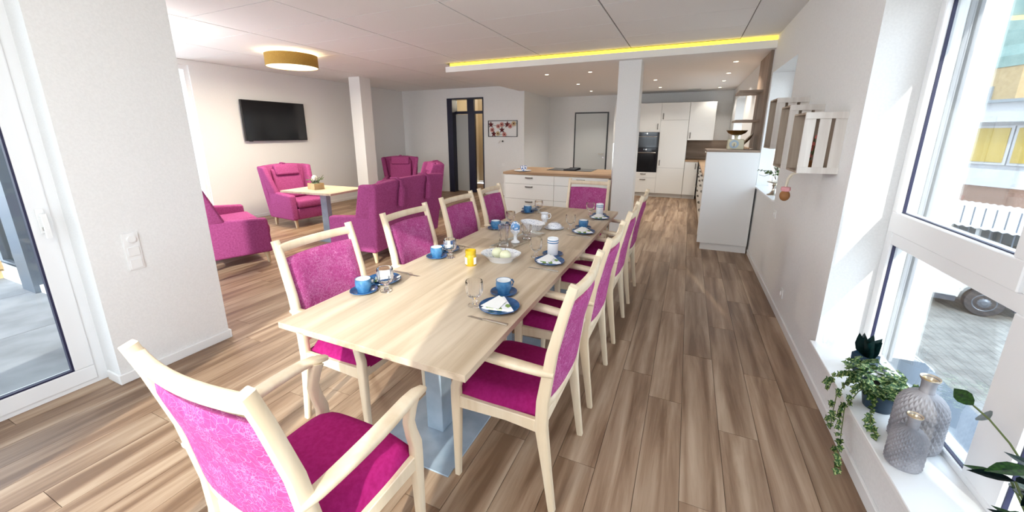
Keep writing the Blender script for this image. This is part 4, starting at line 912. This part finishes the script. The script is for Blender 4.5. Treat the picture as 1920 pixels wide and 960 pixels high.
def leaf_mesh(kind, mat):
    bm = B()
    if kind == 'ivy': out = [(0, 0), (.35, -.12), (.55, .1), (.42, .28), (.75, .5), (.4, .6), (.3, .75), (0, 1.15), (-.3, .75), (-.4, .6), (-.75, .5), (-.42, .28), (-.55, .1), (-.35, -.12)]
    else: out = [(0, 0), (.16, .15), (.26, .4), (.24, .65), (.12, .88), (0, 1.08), (-.12, .88), (-.24, .65), (-.26, .4), (-.16, .15)]
    vs = [bm.verts.new((x, y, .10*abs(x)-.12*y*y)) for x, y in out]; c = bm.verts.new((0, .4, -.03)); n = len(vs)
    for k in range(n): bm.faces.new((c, vs[k], vs[(k+1) % n]))
    g = bmesh.ops.solidify(bm, geom=bm.faces[:], thickness=.02)
    return mesh('leaf', bm, M[mat])
IVY, FIC, SLN = leaf_mesh('ivy', 'leaf'), leaf_mesh('ficus', 'leafd'), leaf_mesh('ficus', 'leafs')
def put_leaf(me, par, p, d, size, up=(0, 0, 1)):
    d = Vector(d).normalized(); u = Vector(up); x = d.cross(u); x = x.normalized() if x.length > 1e-3 else Vector((1, 0, 0)); z = x.cross(d)
    o = bpy.data.objects.new('leaf', me); COL.objects.link(o); o.parent = par
    m_ = Matrix((x, d, z)).transposed().to_4x4(); m_.translation = Vector(p); o.matrix_local = m_ @ Matrix.Scale(size, 4); return o
r2 = random.Random(3)
# ivy pot
iv = thing('ivy_plant', 'variegated ivy trailing from a dark teal pot over the window sill edge', 'plant', (.945, 2.17, .279))
bm = B(); lathe(bm, [(0, 0), (.052, 0), (.055, .004), (.074, .105), (.077, .107), (.077, .115), (.070, .115), (.068, .1), (0, .095)], 36); obj('pot', bm, M['petrol'], iv, True)
bm = B(); lathe(bm, [(0, .1), (.068, .1)], 24); obj('soil', bm, M['soil'], iv)
for k in range(185):
    a = r2.random()*2*PI; r_ = .125*math.sqrt(r2.random()); z = .115+.085*r2.random()*(1-.4*r_/.13)
    p_ = Vector((r_*math.cos(a)*.85-.015, max(-.10, r_*math.sin(a)*1.3+.02), z))
    put_leaf(IVY, iv, p_, (math.cos(a)*.8+r2.uniform(-.4, .4), math.sin(a)*.8+r2.uniform(-.4, .4), r2.uniform(-.3, .2)), r2.uniform(.02, .034), (r2.uniform(-.6, .1), r2.uniform(-.5, .2), 1))
st = B()
for (pts) in ([(-.05, -.02, .12), (-.10, -.05, .09), (-.155, -.10, .02), (-.17, -.16, -.07), (-.175, -.20, -.16), (-.17, -.24, -.22)],
              [(-.05, .02, .12), (-.12, .02, .10), (-.165, -.02, .03), (-.18, -.06, -.05), (-.185, -.09, -.12)],
              [(-.04, .05, .13), (-.10, .09, .11), (-.15, .10, .06), (-.165, .08, .0)],
              [(-.03, -.05, .11), (-.07, -.12, .06), (-.09, -.19, .02), (-.09, -.25, .012)]):
    P = [Vector(p) for p in pts]; tube(st, P, .0022, 5)
    for a_, b_ in zip(P, P[1:]):
        for f in (.1, .35, .6, .85):
            q = a_.lerp(b_, f); d = (b_-a_).normalized(); s_2 = Vector((r2.uniform(-1, .3), r2.uniform(-1, 1), r2.uniform(-.4, .4)))
            put_leaf(IVY, iv, q+s_2*.008, d*.5+s_2, r2.uniform(.022, .032), (-.8, -.5, .6))
obj('stem', st, M['stem'], iv)
# dark pot plant behind
dp = thing('dark_pot_plant', 'dark pointed planter bowl behind the ivy against the window', 'planter', (.99, 2.50, .279)); bm = B(); lathe(bm, [(0, 0), (.04, 0), (.06, .05), (.062, .11), (.056, .11), (0, .09)], 4); obj('bowl', bm, M['petrol'], dp)
for k in range(7): put_leaf(SLN, dp, (0, 0, .08), (math.cos(k*.9)*.35-.05, math.sin(k*.9)*.5, 1), .13, (-1, -.6, .1))
# ficus entering from the right
fc = thing('rubber_plant', 'glossy dark green leafy plant at the right picture edge in front of the window', 'plant', (.97, 1.25, .279))
bm = B(); lathe(bm, [(0, 0), (.07, 0), (.085, .13), (.078, .13), (0, .11)], 32); obj('pot', bm, M['white'], fc, True)
st = B(); tips = []
for k in range(13):
    a = k*2.4; r_ = .05+.06*r2.random(); hh_ = .22+.22*r2.random(); p0 = Vector((0, 0, .11)); p1 = Vector((r_*.6*math.cos(a), r_*.6*math.sin(a), .10+hh_*.6)); p2 = Vector((r_*math.cos(a), r_*math.sin(a)+.03, .08+hh_)); tube(st, [p0, p1, p2], .003, 6)
    for q, f in ((p1, .0), (p1.lerp(p2, .35), 1), (p1.lerp(p2, .7), 2), (p2, 3), (p2, 4.4)):
        b_ = a+f*2.2; put_leaf(FIC if k % 3 else SLN, fc, q, (math.cos(b_)-.1, math.sin(b_)+.35, r2.uniform(-.25, .15)), r2.uniform(.06, .088), (0, 0, 1))
br = [Vector(p) for p in ((0, .03, .25), (0, .14, .33), (-.015, .23, .38), (-.035, .29, .41), (-.055, .33, .425))]; tube(st, br, .003, 6)
obj('stem', st, M['stem'], fc)
put_leaf(FIC, fc, br[4], (-.1, .8, .05), .09, (-.7, -.4, .6)); put_leaf(SLN, fc, br[3], (.2, .8, -.25), .10, (-.7, -.4, .6)); put_leaf(FIC, fc, br[1], (-.5, .6, .1), .05)
# flower stand in the small window
fs_ = thing('cake_stand', 'silver footed stand on the small window sill', 'stand', (.90, 5.02, .90)); bm = B(); lathe(bm, [(0, 0), (.062, 0), (.064, .008), (.04, .018), (.022, .05), (.018, .09), (.028, .105), (.018, .115), (.03, .125), (.075, .14), (.078, .148), (.03, .138), (0, .136)], 36); obj('foot', bm, M['silver'], fs_, True)
fv = thing('glass_vase', 'clear glass of ivy and white blossom on the silver stand', 'plant', (.90, 5.02, 1.0375)); bm = B(); lathe(bm, [(0, 0), (.034, 0), (.038, .06), (.044, .09), (.042, .09), (.036, .06), (.031, .006), (0, .006)], 28); obj('vase', bm, M['glass'], fv, True)
st = B(); tube(st, [(0, 0, .03), (-.04, .05, .12), (-.10, .10, .115), (-.16, .13, .12)], .003, 5); tube(st, [(0, 0, .03), (-.02, 0, .14), (-.04, .03, .22)], .003, 5); tube(st, [(-.03, .04, .1), (-.1, .06, .06), (-.15, .08, .07)], .002, 5); obj('stem', st, M['twig'], fv)
for k in range(26):
    a = r2.random()*2*PI; r_ = .08*math.sqrt(r2.random()); put_leaf(IVY, fv, (r_*math.cos(a)-.02, r_*math.sin(a), .09+.03*r2.random()), (math.cos(a), math.sin(a), r2.uniform(-.5, .3)), .028, (-.5, -.5, .6))
for f in (.2, .45, .7, .95): put_leaf(IVY, fv, Vector((-.04, .05, .12)).lerp(Vector((-.16, .13, .12)), f), (-.4, r2.uniform(-1, 1), -.3), .026, (-.5, -.5, .6))
for k in range(6):
    a = k*1.05; put_leaf(FIC, fv, (0, -.01, .12), (math.cos(a)*.5, math.sin(a)*.5, .9), .06, (-1, -.5, .1)).data = None or FIC
wl = leaf_mesh('ficus', 'petal'); wl.name = 'petal'
for k in range(6):
    a = k*1.05; o = put_leaf(wl, fv, (-.005, -.02, .13), (math.cos(a)*.6-.1, math.sin(a)*.6-.1, .8), .065, (-1, -.5, .1)); o.name = 'petal'
# arrangement on the side table
ar = thing('flower_crate', 'small wooden crate of twigs with a white egg on the small table', 'arrangement', (-5.05, 4.07, .75), R(-12))
for q in ((-.10, .10, -.075, -.067, 0, .09), (-.10, .10, .067, .075, 0, .09), (-.10, -.092, -.067, .067, 0, .09), (.092, .10, -.067, .067, 0, .09)): box('side_board', q, M['firewood'], ar, .001)
bm = B(); ball(bm, (0, 0, .07), .085, (1, .75, .4), 16, 8); obj('moss', bm, M['bread'], ar, True)
bm = B(); ball(bm, (-.02, 0, .15), .042, (1, 1, 1.3), 20, 12); obj('egg', bm, M['petal'], ar, True)
st = B()
for k in range(26):
    a = r2.random()*2*PI; tube(st, [(r2.uniform(-.06, .06), r2.uniform(-.04, .04), .08), (.07*math.cos(a), .07*math.sin(a), .14), (.13*math.cos(a), .12*math.sin(a), .12+.09*r2.random())], .003, 5)
obj('twig', st, M['bread'], ar)

# ================================================================ OUTSIDE
GZ = -2.6
g = struct(box('street_ground', (1.4, 90, -40, 120, GZ-.2, GZ), M['cobble'])); g.name = 'ground'
struct(box('facade', (XR, XO, -8, 16, GZ, -.2), M['render'])).name = 'wall_outer'
sb = B()   # paving joints: cobbles as low relief around the van
for i in range(46):
    for jx in range(60):
        x = 4.0+i*.13; y = 6.2+jx*.13+(.065 if i % 2 else 0); bx(sb, x+.003, x+.127, y+.003, y+.127, GZ, GZ+.004)
o = obj('cobblestones', sb, M['cobble']); tag(o, 'grey cobblestones of the street below the window', 'cobbles'); o['kind'] = 'stuff'
# terrace, left
wt = B(); k_ = 0
ter = struct(box('terrace_base', (-14, -3.56, -9, 1.5, -.3, -.03), M['subfloor'])); ter.name = 'terrace'
tm = B(); bx(tm, -.597, .597, -.597, .597, 0, .022); tm = mesh('slab', tm, M['concrete'])
for i in range(8):
    for jx in range(8):
        x = -4.16-i*1.2; y = .89-jx*1.2; o = obj('slab', tm, None, ter, loc=(x, y, -.03))
struct(box('kerb', (-9, -3.56, 1.38, 1.5, -.03, .07), M['white'])).name = 'trim_3'
struct(box('post_box', (-6.16, -5.85, 1.34, 1.505, -.008, 2.6), M['alu'])).name = 'trim_4'
fw = thing('firewood_stack', 'few pieces of pale split firewood on the terrace floor', 'firewood', (-7.15, 1.1, -.008))
for k in range(6):
    bm = B(); x = (k % 3)*.11; z = (k//3)*.10; hexa(bm, [(x, 0, z), (x+.1, 0, z), (x+.1, .3, z), (x, .3, z)], [(x+.02, 0, z+.09), (x+.09, 0, z+.095), (x+.085, .3, z+.09), (x+.02, .3, z+.09)]); obj('log', bm, M['firewood'], fw)
box_ = struct(box('neighbour_wall', (-16, -15, -10, 14, GZ, 3.2), M['render'])); box_.name = 'wall_neighbour'
# buildings across the street
def fac(d0, z0, u0, u1, y0, y1, z1, bm): pass
ang = math.atan2(.0, 1)
dirv = Vector((.42, .9, 0)).normalized()
# facade plane: passes P0, along e
def rayd(x, y):
    return (RT*((x-960)/723.63)-UP*((y-429.3)/723.63)+FW)
e_ = rayd(850, 253); e_.z = 0; e_.normalize(); e_ = -e_    # direction towards the right/near
n_ = Vector((e_.y, -e_.x, 0))
if n_.y > 0: n_ = -n_                                      # facing the camera side
P0 = Vector((11.5, 24.5, 0))
bl = thing('office_building', 'long white and brick building across the street with yellow blinds', 'building', P0, math.atan2(e_.y, e_.x))
def fz(px, py):     # point on facade plane in local coords (u, z)
    d = rayd(px, py); t_ = (P0).dot(n_)/d.dot(n_); p = d*t_; return ((p-P0).dot(e_), p.z+CAMZ)
uA, zT = fz(1845, 190); u1, zw1 = fz(1850, 236); u2, zw0 = fz(1850, 308); u3, zb1 = fz(1850, 316); u4, zb0 = fz(1850, 348)
sgn = 1 if (Vector((-e_.y, e_.x, 0))).dot(n_) < 0 else -1   # +local y goes away from the camera if sgn=1
def lb(nm_, a, b_, c, d, z0, z1, mat): return box(nm_, (a, b_, min(c*sgn, d*sgn), max(c*sgn, d*sgn), z0, z1), M[mat], bl)
U0, U1 = -14, 22
lb('brick_wall', U0, U1, 0, 6, GZ, zb0, 'brick'); lb('white_band', U0, U1, -.35, 6, zb0, zb1, 'office'); lb('window_wall', U0, U1, .1, 6, zb1, zw1+.15, 'office')
lb('roof_fascia', U0, U1, -.5, 6, zw1+.15, zT-.12, 'office'); lb('roof_edge', U0-.1, U1+.1, -.7, 6, zT-.12, zT, 'slate')
uw = fz(1838, 270)[0]
k = -8
while k < 9:
    a = uw+k*2.0; w_ = lb('window', a-1.0, a+.95, .0, .1, zw0, zw1, 'office'); box('blind', (a-.9, a+.85, min(-.03*sgn, 0), max(-.03*sgn, 0), zw0+.1, zw1-.1), M['yblind'], w_); k += 1
# carport
cpx = thing('carport', 'carport with a pale corrugated roof and grey mesh fence', 'carport', P0+e_*(-1.2)+n_*3.0, math.atan2(e_.y, e_.x))
q0 = fz(1860, 372)[1]
bm = B(); nseg = 60
for k in range(nseg):
    a = k*.12; zc = .05 if k % 2 else 0; hexa(bm, [(a, -1.5, zc), (a+.12, -1.5, .05-zc), (a+.12, 2.6, .35-zc+.05), (a, 2.6, zc+.35)], [(a, -1.5, zc+.03), (a+.12, -1.5, .08-zc), (a+.12, 2.6, .43-zc), (a, 2.6, zc+.38)])
ro = obj('corrugated_roof', bm, M['corrug'], cpx, loc=(0, 0, q0-.6)); ro.scale.y = 1 if sgn > 0 else -1
for a in (0.1, 2.4, 4.8, 7.0): box('post', (a-.05, a+.05, -1.35, -1.25, GZ, q0-.55), M['vanw'], cpx)
for a in range(24): box('fence_bar', (a*.3, a*.3+.04, -1.3, -1.28, GZ, GZ+1.6), M['alu'], cpx)
box('back_screen', (0, 7.2, 1.2, 1.25, GZ, q0-1.0), M['slate'], cpx)
# low wall / ledge
# church
cdv = rayd(1912, 134); cdv.z = 0; cdv.normalize(); cc = cdv*70; tw = thing('church_tower', 'sandstone church tower with clock and green copper spire', 'church', (cc.x, cc.y, GZ), R(20))
def czp(py): d = rayd(1912, py); return d.z/math.hypot(d.x, d.y)*70+CAMZ-GZ
zs = czp(132); zsp = czp(112); hw = 4.0
box('tower', (-hw, hw, -hw, hw, 0, zs), M['stone'], tw)
bm = B(); lathe(bm, [(hw*1.45, zs), (hw*1.38, zsp), (hw*.98, zsp+1.2), (0, zsp+13)], 4); o = obj('spire', bm, M['copper'], tw); o.rotation_euler = (0, 0, PI/4)
for s in (-1.4, 1.4):
    bm = B(); bx(bm, s-.5, s+.5, -hw-.12, -hw+.1, zs-3.3, zs-2.0); tube(bm, [(s, -hw-.12, zs-2.0), (s, -hw+.1, zs-2.0)], .5, 16); obj('sound_window', bm, M['slate'], tw)
    bm = B(); bx(bm, -hw-.12, -hw+.1, s-.5, s+.5, zs-3.3, zs-1.8); obj('sound_window', bm, M['slate'], tw)
bm = B(); lathe(bm, [(0, 0), (.6, 0), (.6, .2), (0, .2)], 32); o = obj('clock', bm, M['scale'], tw, 50, (0, -hw-.02, zs-.7)); o.rotation_euler = (Q, 0, 0)
bm = B(); bx(bm, -.04, .04, -.05, .48, .2, .28); bx(bm, -.05, .32, -.04, .04, .2, .28); obj('clock_hand', bm, M['black'], o)
# van
vd = rayd(1838, 595); tt = (GZ-CAMZ)/vd.z; wp = Vector((vd.x*tt, vd.y*tt, GZ))       # front wheel foot on the ground
vd2 = rayd(1700, 500); 
vx = (Vector((wp.x+.9, wp.y-.18, 0))-Vector((wp.x-3.2, wp.y+.9, 0))).normalized()
van = thing('van', 'white van parked on the cobbles below the window', 'van', wp+Vector((0, 0, .014)), math.atan2(vx.y, vx.x))
def vb(nm_, pts, y0, y1, mat, bev=.05):
    bm = B(); a = [bm.verts.new((x, y0, z)) for x, z in pts]; b_ = [bm.verts.new((x, y1, z)) for x, z in pts]; n = len(pts); bm.faces.new(a[::-1]); bm.faces.new(b_)
    for k in range(n): bm.faces.new((a[k], a[(k+1) % n], b_[(k+1) % n], b_[k]))
    bmesh.ops.recalc_face_normals(bm, faces=bm.faces[:]); bmesh.ops.bevel(bm, geom=bm.edges[:], offset=bev, segments=2, affect='EDGES'); return obj(nm_, bm, M[mat], van, 40)
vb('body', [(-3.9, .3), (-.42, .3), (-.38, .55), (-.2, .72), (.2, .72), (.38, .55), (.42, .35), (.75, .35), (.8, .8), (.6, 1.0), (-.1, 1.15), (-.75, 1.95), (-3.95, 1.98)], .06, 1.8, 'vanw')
vb('bumper', [(.42, .22), (.95, .22), (.98, .62), (.45, .62)], .0, 1.86, 'vandark', .04); vb('sill_trim', [(-3.0, .25), (-.45, .25), (-.45, .38), (-3.0, .38)], .03, .1, 'vandark', .01)
vb('windscreen', [(-.12, 1.18), (-.02, 1.16), (-.66, 1.92), (-.74, 1.92)], .2, 1.66, 'blackglass', .01)
for x in (0, -3.0):
    bm = B(); lathe(bm, [(0, -.1), (.19, -.1), (.2, -.11), (.31, -.11), (.33, -.08), (.33, .08), (.31, .11), (0, .11)], 36); o = obj('wheel', bm, M['rubber'], van, 50, (x, .14, .33)); o.rotation_euler = (Q, 0, 0)
    bm = B(); lathe(bm, [(0, .125), (.05, .125), (.06, .115), (.17, .105), (.19, .115), (.2, .112)], 30, fn=lambda a, z: 1); h_ = obj('rim', bm, M['alu'], o, True)
    bm = B()
    for k in range(12): a = k*PI/6; bx(bm, math.cos(a)*.12-.014, math.cos(a)*.12+.014, math.sin(a)*.12-.014, math.sin(a)*.12+.014, .11, .122)
    obj('rim_hole', bm, M['rubber'], o)
# white and red barrier by the building corner
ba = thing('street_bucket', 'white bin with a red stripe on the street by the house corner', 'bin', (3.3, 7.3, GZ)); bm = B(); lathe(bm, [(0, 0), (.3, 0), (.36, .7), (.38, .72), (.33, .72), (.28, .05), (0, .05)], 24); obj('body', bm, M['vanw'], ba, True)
bm = B(); lathe(bm, [(.335, .3), (.345, .3), (.352, .42), (.342, .42)], 24); obj('stripe', bm, M['petalp'], ba, True); bm = B(); tube(bm, [(-.36, 0, .7), (0, 0, 1.0), (.36, 0, .7)], .015, 6); obj('handle', bm, M['vanw'], ba, True)
